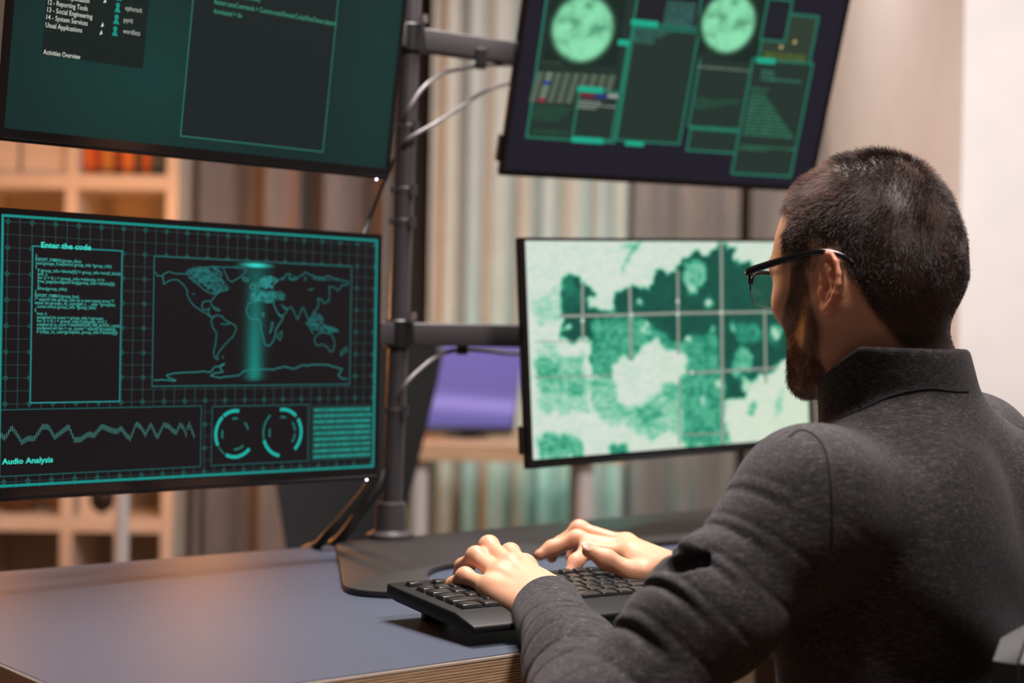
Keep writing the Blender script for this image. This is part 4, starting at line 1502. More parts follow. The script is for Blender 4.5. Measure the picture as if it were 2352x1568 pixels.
lx = P(279, 1220, 4.1)
t = empty('plant_stand', (lx[0], 4.1, 0), 0, 'slim white pole stand with round foot in front of the bookcase', 'stand')
bm = bmesh.new()
tube(bm, [(lx[0], 4.1, 0.02), (lx[0], 4.1, 0.80)], 0.019, 20)
bm_obj('pole', bm, M_whitemetal, t, smooth=True)
bm = bmesh.new()
lathe(bm, [(0.13, 0), (0.13, 0.015), (0.03, 0.025)], Matrix.Translation((lx[0], 4.1, 0)))
bm_obj('base', bm, M_whitemetal, t, smooth=True)
bm = bmesh.new()
lathe(bm, [(0.14, 0), (0.14, 0.018), (0.13, 0.02)], Matrix.Translation((lx[0], 4.1, 0.80)))
bm_obj('top_plate', bm, M_whitemetal, t, smooth=True)
# ------------------------------------------------------------------ office chairs
def office_chair(loc, rz, label, back_h=0.55, back_w=0.44, seat_z=0.46, fabric_m=None, lean=0.15, top_w=None):
    """origin on the floor under the seat, backrest towards -Y of the chair"""
    t = empty('office_chair', (0, 0, 0), 0, label, 'chair')
    fm = fabric_m or M_chairfab
    bm = bmesh.new()
    prism(bm, rrect(-0.24, -0.23, 0.24, 0.24, 0.07), seat_z - 0.07, seat_z)
    bm_obj('seat', bm, fm, t, bevel=0.02, seg=4, smooth=True)
    bm = bmesh.new()
    n, mrow = 14, 10
    tw = (top_w or back_w * 0.9) / 2
    rows = []
    for side in (0, 1):
        g = []
        for j in range(mrow + 1):
            v = j / mrow
            hw = (back_w / 2) * (1 - v) + tw * v
            hw *= 1 - 0.10 * max(0, (v - 0.85) / 0.15) ** 2 - 0.1 * max(0, (0.15 - v) / 0.15) ** 2
            row = []
            for i in range(n + 1):
                u = (i / n) * 2 - 1
                z = seat_z + 0.08 + back_h * v - 0.025 * max(0, abs(u) - 0.7) / 0.3 * (v > 0.9)
                y = -0.26 - lean * v + 0.05 * u * u - 0.03 * math.sin(v * 3.0) - side * (0.045 - 0.02 * (abs(u) > 0.9))
                row.append(bm.verts.new((u * hw, y, z)))
            g.append(row)
        rows.append(g)
    for side, g in enumerate(rows):
        for j in range(mrow):
            for i in range(n):
                bm.faces.new((g[j][i], g[j][i + 1], g[j + 1][i + 1], g[j + 1][i]))
    for j in range(mrow):
        for i in (0, n):
            bm.faces.new((rows[0][j][i], rows[0][j + 1][i], rows[1][j + 1][i], rows[1][j][i]))
    for i in range(n):
        for j in (0, mrow):
            bm.faces.new((rows[0][j][i], rows[0][j][i + 1], rows[1][j][i + 1], rows[1][j][i]))
    edge = [v.co.copy() for v in [rows[1][j][0] for j in range(mrow + 1)] + [rows[1][mrow][i] for i in range(n + 1)] + [rows[1][j][n] for j in range(mrow, -1, -1)]]
    bo = bm_obj('backrest', bm, fm, t, smooth=True)
    bm = bmesh.new()
    tube(bm, edge, 0.005, 8)
    so = bm_obj('piping', bm, M_cableb, bo, smooth=True)
    bm = bmesh.new()
    box(bm, (-0.03, -0.33, seat_z - 0.09), (0.03, 0.0, seat_z - 0.07))
    box(bm, (-0.03, -0.345, seat_z - 0.09), (0.03, -0.325, seat_z + 0.25))
    bm_obj('back_bracket', bm, M_black, t, bevel=0.004)
    bm = bmesh.new()
    tube(bm, [(0, 0, 0.09), (0, 0, seat_z - 0.07)], 0.025, 20)
    bm_obj('gas_column', bm, M_black, t, smooth=True)
    for k in range(5):
        a = 2 * math.pi * k / 5 + 0.3
        bm = bmesh.new()
        tube(bm, [(0, 0, 0.10), (0.30 * math.cos(a), 0.30 * math.sin(a), 0.065)], [0.028, 0.016], 12)
        lg = bm_obj('leg', bm, M_black, t, smooth=True)
        bm = bmesh.new()
        c = Vector((0.30 * math.cos(a), 0.30 * math.sin(a), 0.03))
        d = Vector((-math.sin(a), math.cos(a), 0))
        tube(bm, [c - d * 0.018, c + d * 0.018], 0.029, 18)
        bm_obj('caster', bm, M_black, lg, smooth=True)
    t.location = loc
    t.rotation_euler = (0, 0, rz)
    return t


cpos = P(792, 1000, 3.5)
office_chair((cpos[0], 3.2, 0), math.radians(180), 'black office chair standing empty behind the monitor stand', back_h=0.52, back_w=0.20, top_w=0.425, seat_z=0.44, lean=0.10)

# ------------------------------------------------------------------ keyboard
kb0 = P(888, 1338, 1.71)                      # rear left top corner
kang = math.radians(56.5)
kx = np.array([math.sin(kang), math.cos(kang), 0.0])
kside = np.array([kx[1], -kx[0], 0.0])        # from the rear to the front (towards the man)
KL, KD = 0.452, 0.172
k_rear = kb0[2] - DESK_Z                      # height of the rear top edge
k_front = 0.027
ks = kside * math.sqrt(1 - ((k_rear - k_front) / KD) ** 2) + np.array([0, 0, -(k_rear - k_front) / KD])
kn = np.cross(ks, kx)
kn = kn if kn[2] > 0 else -kn
KM = frame3(kx, ks, kn, kb0)
print('keyboard rear height', k_rear, 'kb0', kb0)
kbd = empty('keyboard', tuple(KM @ Vector((KL / 2, KD / 2, -0.02))), 0, 'black full-size keyboard tilted on its feet under the hands of the man', 'keyboard')
bm = bmesh.new()
prof = [(0.0, 0.0), (0.012, -0.001), (KD - 0.035, -0.001), (KD, -0.007), (KD + 0.002, -0.014), (KD - 0.02, -0.0165), (0.02, -0.016), (-0.001, -0.014)]
a = [bm.verts.new(KM @ Vector((0, y, z))) for y, z in prof]
b = [bm.verts.new(KM @ Vector((KL, y, z))) for y, z in prof]
bm.faces.new(a)
bm.faces.new(b[::-1])
for i in range(len(prof)):
    j = (i + 1) % len(prof)
    bm.faces.new((a[i], b[i], b[j], a[j]))
M_kb = noisy(mat('keyboard_shell', (0.013, 0.012, 0.012), 0.46, Specular_IOR_Level=0.22), (0.007, 0.0065, 0.0065), (0.010, 0.009, 0.009), 700, bump=0.04)
bm_obj('keyboard_shell', bm, M_kb, kbd, bevel=0.0025, seg=3, smooth=True)
for fx in (0.035, KL - 0.06):
    bm = bmesh.new()
    box(bm, (fx, 0.014, -0.016 - 0.024), (fx + 0.03, 0.024, -0.014), KM)
    bm_obj('foot', bm, M_black, kbd, bevel=0.002)
M_key = mat('key_plastic', (0.018, 0.017, 0.018), 0.27)
rows_ = []
U = 0.0186
x0_, y0_ = 0.014, 0.012
lay = [(0, [1, .7] + [1] * 4 + [.4] + [1] * 4 + [.4] + [1] * 4), (1, [1] * 13 + [1.9]), (2, [1.45] + [1] * 12 + [1.45]), (3, [1.7] + [1] * 11 + [2.2]), (4, [2.2] + [1] * 10 + [2.7]), (5, [1.4, 1.1, 1.2, 5.6, 1.2, 1.1, 1.1, 1.4])]
keys = []
for r, ws in lay:
    x = x0_
    y = y0_ + (0 if r == 0 else 0.0045) + r * 0.0193
    for i, w in enumerate(ws):
        gap = (r == 0 and ((i == 1) or w == 0.4))
        if not gap:
            keys.append((x, y, w * U - 0.0012, 0.0165 if r else 0.0125))
        x += w * U
for r in (1, 2):
    for c in range(3):
        keys.append((x0_ + 15.25 * U + c * U, y0_ + 0.0045 + r * 0.0193, U - 0.0012, 0.0165))
for r, cs in ((4, (1,)), (5, (0, 1, 2))):
    for c in cs:
        keys.append((x0_ + 15.25 * U + c * U, y0_ + 0.0045 + r * 0.0193, U - 0.0012, 0.0165))
for r in (1, 2, 3, 4, 5):
    for c in range(4):
        if (r, c) in ((3, 3), (5, 3), (5, 0)):
            continue
        keys.append((x0_ + 18.6 * U + c * U, y0_ + 0.0045 + r * 0.0193, U - 0.0012, 0.0165))
print('keys', len(keys))
for x, y, w, d in keys[:100]:
    bm = bmesh.new()
    z0_, z1_ = -0.0015, 0.0036
    base_ = [bm.verts.new(KM @ Vector(q)) for q in ((x, y, z0_), (x + w, y, z0_), (x + w, y + d, z0_), (x, y + d, z0_))]
    ins = 0.0018
    top_ = [bm.verts.new(KM @ Vector(q)) for q in ((x + ins, y + ins * 0.7, z1_), (x + w - ins, y + ins * 0.7, z1_), (x + w - ins, y + d - ins * 1.2, z1_ - 0.0004), (x + ins, y + d - ins * 1.2, z1_ - 0.0004))]
    bm.faces.new(base_[::-1])
    bm.faces.new(top_)
    for i in range(4):
        bm.faces.new((base_[i], base_[(i + 1) % 4], top_[(i + 1) % 4], top_[i]))
    bm_obj('key', bm, M_key, kbd, bevel=0.0009, seg=2, smooth=True)

# ------------------------------------------------------------------ the man: distance-field modelling
F32 = np.float32


def V3(*a):
    return np.array(a, F32)


def smin(a, b, k):
    h = np.maximum(k - np.abs(a - b), 0) / k
    return np.minimum(a, b) - h * h * k * 0.25


def smax(a, b, k):
    return -smin(-a, -b, k)


def seg_t(p, a, b):
    ab = b - a
    t = np.clip(((p - a) @ ab) / np.dot(ab, ab), 0, 1)
    return t, np.linalg.norm(p - a - t[:, None] * ab, axis=1)


def cap(p, a, b, ra, rb):
    t, d = seg_t(p, np.asarray(a, F32), np.asarray(b, F32))
    return d - (ra + (rb - ra) * t)


def ell(p, c, r, R=None):
    q = p - np.asarray(c, F32)
    if R is not None:
        q = q @ np.asarray(R, F32)      # columns of R are the ellipsoid's axes
    r = np.asarray(r, F32)
    k0 = np.linalg.norm(q / r, axis=1)
    k1 = np.linalg.norm(q / (r * r), axis=1)
    return k0 * (k0 - 1) / np.maximum(k1, 1e-6)


def sph(p, c, r):
    return np.linalg.norm(p - np.asarray(c, F32), axis=1) - r


def field_mesh(f, lo, hi, h, step=6, margin=1.7):
    lo, hi = np.array(lo, float), np.array(hi, float)
    nb = np.ceil((hi - lo) / (h * step)).astype(int)
    n = nb * step
    g = np.stack(np.meshgrid(*[np.arange(k) for k in nb], indexing='ij'), -1).reshape(-1, 3)
    cen = (lo + (g * step + step / 2 - 0.5) * h).astype(F32)
    cv_ = np.concatenate([f(c) for c in np.array_split(cen, max(1, len(cen) // 200000))])
    act = np.abs(cv_) < step * h * 0.87 * margin
    Fd = np.empty(n, F32)
    blk = np.where(cv_ < 0, F32(-1), F32(1)).reshape(nb)
    Fd[:] = np.repeat(np.repeat(np.repeat(blk, step, 0), step, 1), step, 2)
    off = np.stack(np.meshgrid(*[np.arange(step)] * 3, indexing='ij'), -1).reshape(-1, 3)
    ga = g[act] * step
    for part in np.array_split(ga, max(1, len(ga) // 1500)):
        idx = (part[:, None, :] + off[None]).reshape(-1, 3)
        Fd[idx[:, 0], idx[:, 1], idx[:, 2]] = f((lo + idx * h).astype(F32))
    S = Fd < 0
    cnt = np.zeros(np.array(n) - 1, np.uint8)
    for dx_ in (0, 1):
        for dy_ in (0, 1):
            for dz_ in (0, 1):
                cnt += S[dx_:n[0] - 1 + dx_, dy_:n[1] - 1 + dy_, dz_:n[2] - 1 + dz_]
    cells = np.argwhere((cnt > 0) & (cnt < 8))
    acc = np.zeros((len(cells), 3))
    num = np.zeros(len(cells))
    corners = [(a, b, c) for a in (0, 1) for b in (0, 1) for c in (0, 1)]
    cvv = {c: Fd[cells[:, 0] + c[0], cells[:, 1] + c[1], cells[:, 2] + c[2]] for c in corners}
    for c in corners:
        for ax in range(3):
            if c[ax] == 0:
                d = list(c)
                d[ax] = 1
                d = tuple(d)
                va, vb = cvv[c], cvv[d]
                m = (va < 0) != (vb < 0)
                t = np.where(m, va / np.where(m, va - vb, 1), 0)
                t = np.clip(t, 0, 1)
                pt_ = np.array(c, float)[None].repeat(len(cells), 0)
                pt_[:, ax] += t
                acc[m] += pt_[m]
                num[m] += 1
    vert = lo + (cells + acc / np.maximum(num, 1)[:, None]) * h
    dims = cnt.shape
    flat = cells[:, 0].astype(np.int64) * dims[1] * dims[2] + cells[:, 1] * dims[2] + cells[:, 2]

    def look(i, j, k):
        q = i.astype(np.int64) * dims[1] * dims[2] + j * dims[2] + k
        r = np.searchsorted(flat, q)
        r = np.minimum(r, len(flat) - 1)
        return np.where(flat[r] == q, r, -1)
    faces = []
    i, j, k = cells.T
    for ax, (o1, o2) in enumerate((((0, 1, 0), (0, 0, 1)), ((0, 0, 1), (1, 0, 0)), ((1, 0, 0), (0, 1, 0)))):
        d = [0, 0, 0]
        d[ax] = 1
        a = S[i, j, k]
        b = S[i + d[0], j + d[1], k + d[2]]
        m = (a != b)
        ok = m & (i - o1[0] - o2[0] >= 0) & (j - o1[1] - o2[1] >= 0) & (k - o1[2] - o2[2] >= 0)
        ii, jj, kk, aa = i[ok], j[ok], k[ok], a[ok]
        c0 = look(ii, jj, kk)
        c1 = look(ii - o1[0], jj - o1[1], kk - o1[2])
        c2 = look(ii - o1[0] - o2[0], jj - o1[1] - o2[1], kk - o1[2] - o2[2])
        c3 = look(ii - o2[0], jj - o2[1], kk - o2[2])
        q = np.stack([c0, c1, c2, c3], 1)
        g_ = (q >= 0).all(1)
        q, aa = q[g_], aa[g_]
        q[~aa] = q[~aa][:, ::-1]
        faces.append(q[:, ::-1] if False else q)
    faces = np.concatenate(faces)
    # one light smoothing pass
    return vert, faces


def np_mesh(name, vert, faces, smooth=True):
    me = bpy.data.meshes.new(name)
    me.vertices.add(len(vert))
    me.vertices.foreach_set('co', vert.astype(F32).ravel())
    me.loops.add(faces.size)
    me.loops.foreach_set('vertex_index', faces.astype(np.int32).ravel())
    me.polygons.add(len(faces))
    me.polygons.foreach_set('loop_start', np.arange(0, faces.size, 4, dtype=np.int32))
    me.update(calc_edges=True)
    me.validate()
    if smooth:
        me.polygons.foreach_set('use_smooth', [True] * len(me.polygons))
    return me


# ---- skeleton
YAW = math.radians(50)
FW = np.array([-math.sin(YAW), math.cos(YAW), 0.0])     # facing
LT = np.array([-math.cos(YAW), -math.sin(YAW), 0.0])    # his left
UP = np.array([0, 0, 1.0])
HC = P(1986, 655, 1.60)                                  # middle of the head at ear height
HP = math.radians(9)                                     # nod
HY = math.radians(37)
hF0 = np.array([-math.sin(HY), math.cos(HY), 0.0])
hF = hF0 * math.cos(HP) - UP * math.sin(HP)
hU = UP * math.cos(HP) + hF0 * math.sin(HP)
hR = np.cross(hF, hU)
HR3 = np.stack([hR, hF, hU], 1)                          # columns: right, forward, up


ZLO, ZHI, YFR = 1.13, 0.955, 1.07


def hl(p):
    q = ((p - HC.astype(F32)) @ HR3.astype(F32)).astype(F32)
    q[:, 2] *= np.where(q[:, 2] < 0, F32(ZLO), F32(ZHI))
    q[:, 1] *= np.where(q[:, 1] > 0, F32(YFR), F32(1))
    return q


def unhl(q):
    q = np.array(q, float)
    q[:, 2] /= np.where(q[:, 2] < 0, ZLO, ZHI)
    q[:, 1] /= np.where(q[:, 1] > 0, YFR, 1.0)
    return HC + q @ HR3.T


def hw(x, y, z):
    return unhl([[x, y, z]])[0]


NB = P(2062, 905, 1.60)          # neck base
SL = P(1868, 1160, 1.43)         # left shoulder
EL = P(1378, 1672, 1.355)        # left elbow
WL = P(1257, 1392, 1.625)        # left wrist
SR = NB - LT * 0.185 - UP * 0.075 + FW * 0.01
WR_ = P(1572, 1318, 1.80)        # right wrist
ER = np.array([WR_[0] + 0.235, WR_[1] - 0.06, WR_[2] - 0.075])
print('arm lengths', np.linalg.norm(SL - EL), np.linalg.norm(EL - WL), np.linalg.norm(SR - ER), np.linalg.norm(ER - WR_), 'NB', NB, 'HC', HC)
CH = NB - FW * 0.015 - UP * 0.185
BE = NB - FW * 0.035 - UP * 0.40
PE = NB - FW * 0.08 - UP * 0.52
TR = np.stack([-LT, FW, UP], 1)


def head_field(p):
    q = hl(p)
    d = ell(q, (0, -0.010, 0.036), (0.0765, 0.0925, 0.086))
    d = smin(d, ell(q, (0, 0.030, 0.02), (0.067, 0.064, 0.072)), 0.03)
    d = smin(d, ell(q, (0, 0.036, -0.030), (0.057, 0.054, 0.065)), 0.03)
    ax = np.abs(q[:, 0])
    qs = q.copy()
    qs[:, 0] = ax
    # jaw
    d = smin(d, cap(qs, (0.056, 0.000, -0.030), (0.052, 0.010, -0.066), 0.015, 0.013), 0.03)
    d = smin(d, cap(qs, (0.052, 0.012, -0.066), (0.016, 0.078, -0.098), 0.013, 0.015), 0.035)
    d = smin(d, ell(qs, (0, 0.076, -0.096), (0.026, 0.018, 0.016)), 0.02)
    d = smin(d, ell(q, (0, 0.040, -0.070), (0.045, 0.045, 0.030)), 0.03)
    # cheekbones, brow
    d = smin(d, ell(qs, (0.045, 0.056, -0.013), (0.019, 0.022, 0.020)), 0.02)
    d = smin(d, cap(qs, (0.012, 0.088, 0.027), (0.046, 0.073, 0.027), 0.008, 0.007), 0.014)
    # eye sockets
    d = smax(d, -ell(qs, (0.031, 0.100, 0.006), (0.017, 0.016, 0.011)), 0.012)
    d = smin(d, sph(qs, (0.031, 0.0765, 0.005), 0.0125), 0.004)
    # nose
    d = smin(d, cap(q, (0, 0.094, 0.018), (0, 0.105, -0.020), 0.0065, 0.0080), 0.012)
    d = smin(d, sph(qs, (0.009, 0.097, -0.024), 0.0068), 0.008)
    # lips
    d = smin(d, ell(q, (0, 0.092, -0.049), (0.022, 0.008, 0.0048)), 0.006)
    d = smin(d, ell(q, (0, 0.091, -0.058), (0.019, 0.008, 0.0055)), 0.006)
    # occiput
    d = smin(d, ell(q, (0, -0.056, 0.00), (0.058, 0.044, 0.050)), 0.03)
    # mastoid
    d = smin(d, ell(qs, (0.060, -0.016, -0.018), (0.012, 0.014, 0.02)), 0.02)
    # neck
    nb = hl(NB.astype(F32)[None])[0]
    nk = cap(q, (0, -0.022, -0.02), nb + V3(0, 0.0, -0.02), 0.054, 0.057)
    d = smin(d, nk, 0.03)
    d = smin(d, cap(qs, (0.052, -0.02, -0.03), (0.012, nb[1] + 0.045, nb[2] - 0.01), 0.010, 0.010), 0.02)
    # ears
    d = smin(d, ear_field(q, -1), 0.006)
    d = smin(d, ear_field(q, 1), 0.006)
    return d


EARC = (0.0765, -0.022, -0.009)
E_SC = 0.88
E_TILT = 0.04      # angle off the skull
helix = [(0.004, 0.010), (0.009, 0.018), (0.012, 0.026), (0.008, 0.033), (-0.001, 0.0365), (-0.011, 0.034), (-0.018, 0.026), (-0.021, 0.014), (-0.020, 0.002), (-0.015, -0.010), (-0.008, -0.020), (-0.001, -0.026)]
anti = [(-0.001, 0.024), (-0.008, 0.016), (-0.0115, 0.004), (-0.009, -0.006), (-0.004, -0.012)]


def ear_field(q, s):
    p = q.copy()
    p[:, 0] = p[:, 0] * s
    p = (p - V3(*EARC)) / F32(E_SC)
    # local frame: u forward, w up, n outwards
    ca_, sa_ = math.cos(E_TILT), math.sin(E_TILT)
    # ear leans backward a little
    lb = 0.10
    y0, z0 = p[:, 1] * math.cos(lb) - p[:, 2] * math.sin(lb) * -1, p[:, 2] * math.cos(lb) + p[:, 1] * math.sin(lb) * -1
    u = y0 * ca_ - p[:, 0] * sa_ + 0.0
    n = y0 * sa_ + p[:, 0] * ca_
    near = (np.abs(u) < 0.06) & (np.abs(z0) < 0.07) & (np.abs(n) < 0.06)
    d = np.full(len(q), 0.05, F32)
    if not near.any():
        return d
    e = np.stack([u[near], n[near], z0[near]], 1).astype(F32)
    n0 = -0.004
    r = None
    for i, (a, b) in enumerate(zip(helix[:-1], helix[1:])):
        na = n0 + 0.011 * min(1, max(0, (0.012 - a[0]) / 0.02))
        nb_ = n0 + 0.011 * min(1, max(0, (0.012 - b[0]) / 0.02))
        c = cap(e, (a[0], na, a[1]), (b[0], nb_, b[1]), 0.0030, 0.0030)
        r = c if r is None else smin(r, c, 0.002)
    for a, b in zip(anti[:-1], anti[1:]):
        r = smin(r, cap(e, (a[0], n0 + 0.0085, a[1]), (b[0], n0 + 0.0085, b[1]), 0.0026, 0.0028), 0.004)
    # shell behind
    sh_ = ell(e, (-0.005, n0 + 0.0035, 0.008), (0.0165, 0.0042, 0.029))
    sh_ = smax(sh_, -sph(e, (0.002, n0 + 0.012, 0.004), 0.0095), 0.004)
    r = smin(r, sh_, 0.004)
    r = smin(r, ell(e, (0.001, n0 + 0.005, -0.026), (0.0085, 0.0042, 0.0095)), 0.006)   # lobe
    r = smin(r, ell(e, (0.0075, n0 + 0.006, -0.003), (0.0035, 0.004, 0.006)), 0.004)    # tragus
    r = smin(r, ell(e, (-0.004, -0.012, 0.004), (0.012, 0.014, 0.018)), 0.006)
    r = smax(r, -ell(e, (0.000, n0 + 0.006, -0.001), (0.0042, 0.012, 0.0052)), 0.003)   # canal
    d[near] = r * E_SC
    return d


# ---- hands
def chain(p, pts, rs, k=0.008):
    d = None
    for a, b, r0, r1 in zip(pts[:-1], pts[1:], rs[:-1], rs[1:]):
        c = cap(p, a, b, r0, r1)
        d = c if d is None else smin(d, c, k)
    return d


LH = {
    'pinky': [P(1106, 1343, 1.683), P(1068, 1323, 1.710), P(1041, 1342, 1.722), P(1031, 1357, 1.722)],
    'ring': [P(1133, 1312, 1.700), P(1093, 1277, 1.735), P(1063, 1300, 1.762), P(1053, 1320, 1.770)],
    'middle': [P(1162, 1287, 1.716), P(1123, 1253, 1.755), P(1091, 1278, 1.785), P(1078, 1302, 1.792)],
    'index': [P(1198, 1288, 1.730), P(1172, 1270, 1.768), P(1150, 1286, 1.795), P(1137, 1308, 1.80)],
}
LTH = [P(1262, 1362, 1.665), P(1225, 1350, 1.705), P(1200, 1345, 1.735), P(1184, 1350, 1.752)]
RH = {
    'index': [P(1430, 1264, 1.85), P(1352, 1262, 1.862), P(1322, 1290, 1.840), P(1306, 1322, 1.828)],
    'middle': [P(1420, 1252, 1.872), P(1325, 1238, 1.88), P(1268, 1258, 1.88), P(1240, 1274, 1.875)],
    'ring': [P(1418, 1240, 1.895), P(1330, 1215, 1.905), P(1284, 1250, 1.905), P(1267, 1280, 1.90)],
    'pinky': [P(1424, 1246, 1.918), P(1358, 1232, 1.93), P(1322, 1258, 1.93), P(1310, 1280, 1.925)],
}
RTH = [P(1530, 1338, 1.81), P(1450, 1314, 1.80), P(1392, 1284, 1.80), P(1352, 1264, 1.80)]
RAD = {'pinky': (0.0088, 0.0078, 0.0068, 0.0058), 'ring': (0.0098, 0.0088, 0.0076, 0.0064), 'middle': (0.010, 0.0092, 0.008, 0.0066), 'index': (0.010, 0.0090, 0.0078, 0.0066)}


def lift(hand, W):
    out = {}
    for k_, v in hand.items():
        out[k_] = [np.asarray(q, F32) for q in v]
        out[k_][0] = (out[k_][0] + (W - out[k_][0]) * 0.13).astype(F32)
    return out


LH, RH = lift(LH, WL), lift(RH, WR_)


def hand_field(p, H, TH, W, E):
    W = np.asarray(W, F32)
    E = np.asarray(E, F32)
    mc = {k_: H[k_][0] for k_ in H}
    cen = (mc['index'] + mc['middle'] + mc['ring'] + mc['pinky']) / 4
    fd = cen - W
    ln = np.linalg.norm(fd)
    fd = fd / ln
    ac = mc['index'] - mc['pinky']
    ac = ac - fd * np.dot(ac, fd)
    ac /= np.linalg.norm(ac)
    nn = np.cross(fd, ac)
    if nn[2] < 0:
        nn = -nn
    Wd = 0.024
    palm = None
    order = ['pinky', 'ring', 'middle', 'index']
    for i_, k_ in enumerate(order):
        s = (i_ - 1.5) / 1.5
        root = W + ac * s * 0.017 + nn * (0.001 - 0.002 * abs(s))
        c = cap(p, root, mc[k_] - nn * 0.0015, 0.0135, 0.0108)
        palm = c if palm is None else smin(palm, c, 0.014)
    # palm pads below
    palm = smin(palm, cap(p, W + fd * 0.02 + ac * 0.016 - nn * 0.010, W + fd * 0.055 + ac * 0.022 - nn * 0.008, 0.014, 0.010), 0.016)
    palm = smin(palm, cap(p, W + fd * 0.015 - ac * 0.017 - nn * 0.010, W + fd * 0.06 - ac * 0.024 - nn * 0.007, 0.0125, 0.009), 0.016)
    d = palm
    # wrist and forearm
    ad = (W - E) / np.linalg.norm(W - E)
    for s in (-1, 1):
        d = smin(d, cap(p, W - ad * 0.005 + ac * 0.011 * s, W - ad * 0.06 + ac * 0.012 * s, 0.0165, 0.021), 0.02)
    for k_ in order:
        pts, rs = H[k_], RAD[k_]
        fg = chain(p, pts, rs)
        # knuckle bumps
        fg = smin(fg, sph(p, pts[1] + nn * 0.0004, rs[1] * 1.02), 0.006)
        d = smin(d, fg, 0.006)
        d = smin(d, sph(p, pts[0] + nn * 0.0004, 0.0098), 0.012)
        # extensor tendon
        d = smin(d, cap(p, pts[0] + nn * 0.0060, W + (pts[0] - W) * 0.25 + nn * 0.010, 0.0026, 0.0020), 0.010)
    tp = [np.asarray(q, F32) for q in TH]
    th = chain(p, tp, (0.0150, 0.0115, 0.0098, 0.0078))
    th = smin(th, sph(p, tp[2], 0.0104), 0.004)
    d = smin(d, th, 0.014)
    return d


def body_field(p):
    d = np.full(len(p), 0.3, F32)

    def put(mask_lo, mask_hi, fn, k=0.01):
        lo, hi = np.asarray(mask_lo), np.asarray(mask_hi)
        m = ((p > lo - 0.03) & (p < hi + 0.03)).all(1)
        if m.any():
            pm = p[m]
            v = fn(pm)
            d[m] = smin(d[m], v.astype(F32), k)
    put(HC - [0.16, 0.16, 0.24], HC + [0.16, 0.16, 0.16], head_field, 0.03)
    lo = np.minimum(np.min([q for v in LH.values() for q in v], 0), WL) - 0.07
    hi = np.maximum(np.max([q for v in LH.values() for q in v], 0), WL) + 0.07
    put(lo, hi, lambda q: hand_field(q, LH, LTH, WL, EL), 0.01)
    lo = np.minimum(np.min([q for v in RH.values() for q in v], 0), WR_) - 0.07
    hi = np.maximum(np.max([q for v in RH.values() for q in v], 0), WR_) + 0.07
    put(lo, hi, lambda q: hand_field(q, RH, RTH, WR_, ER), 0.01)
    # arms and trunk under the clothes
    d = smin(d, cap(p, WL + (EL - WL) * 0.12, EL, 0.024, 0.030), 0.02)
    d = smin(d, cap(p, EL, SL, 0.030, 0.036), 0.02)
    d = smin(d, cap(p, WR_ + (ER - WR_) * 0.12, ER, 0.026, 0.036), 0.02)
    d = smin(d, cap(p, ER, SR, 0.036, 0.042), 0.02)
    d = smin(d, cap(p, SL, SR, 0.04, 0.04), 0.04)
    d = smin(d, cap(p, NB, CH, 0.05, 0.09), 0.04)
    d = smin(d, ell(p, CH, (0.15, 0.095, 0.16), TR), 0.05)
    return d


def fbm3(p, s, seed):
    """cheap smooth 3D noise from sines"""
    r = np.random.default_rng(seed)
    out = np.zeros(len(p), F32)
    for _ in range(6):
        k_ = r.normal(0, 1, 3)
        k_ /= np.linalg.norm(k_)
        k_ *= s * r.uniform(0.6, 1.5)
        out += np.sin(p @ k_.astype(F32) + F32(r.uniform(0, 6.28)))
    return out / 6


def along(p, a, b):
    a, b = np.asarray(a, F32), np.asarray(b, F32)
    ab = b - a
    l = np.linalg.norm(ab)
    return ((p - a) @ (ab / l)), l


def win(x, a, b, s):
    return 1 / (1 + np.exp(-(x - a) / s)) * 1 / (1 + np.exp((x - b) / s))


# collar line: ring around the neck
nkc = hl(NB.astype(F32)[None])[0]
NKA = HC + HR3 @ np.array([0, -0.018, -0.04])       # axis top
NKD = (NB - NKA) / np.linalg.norm(NB - NKA)


PK_D = 1.372


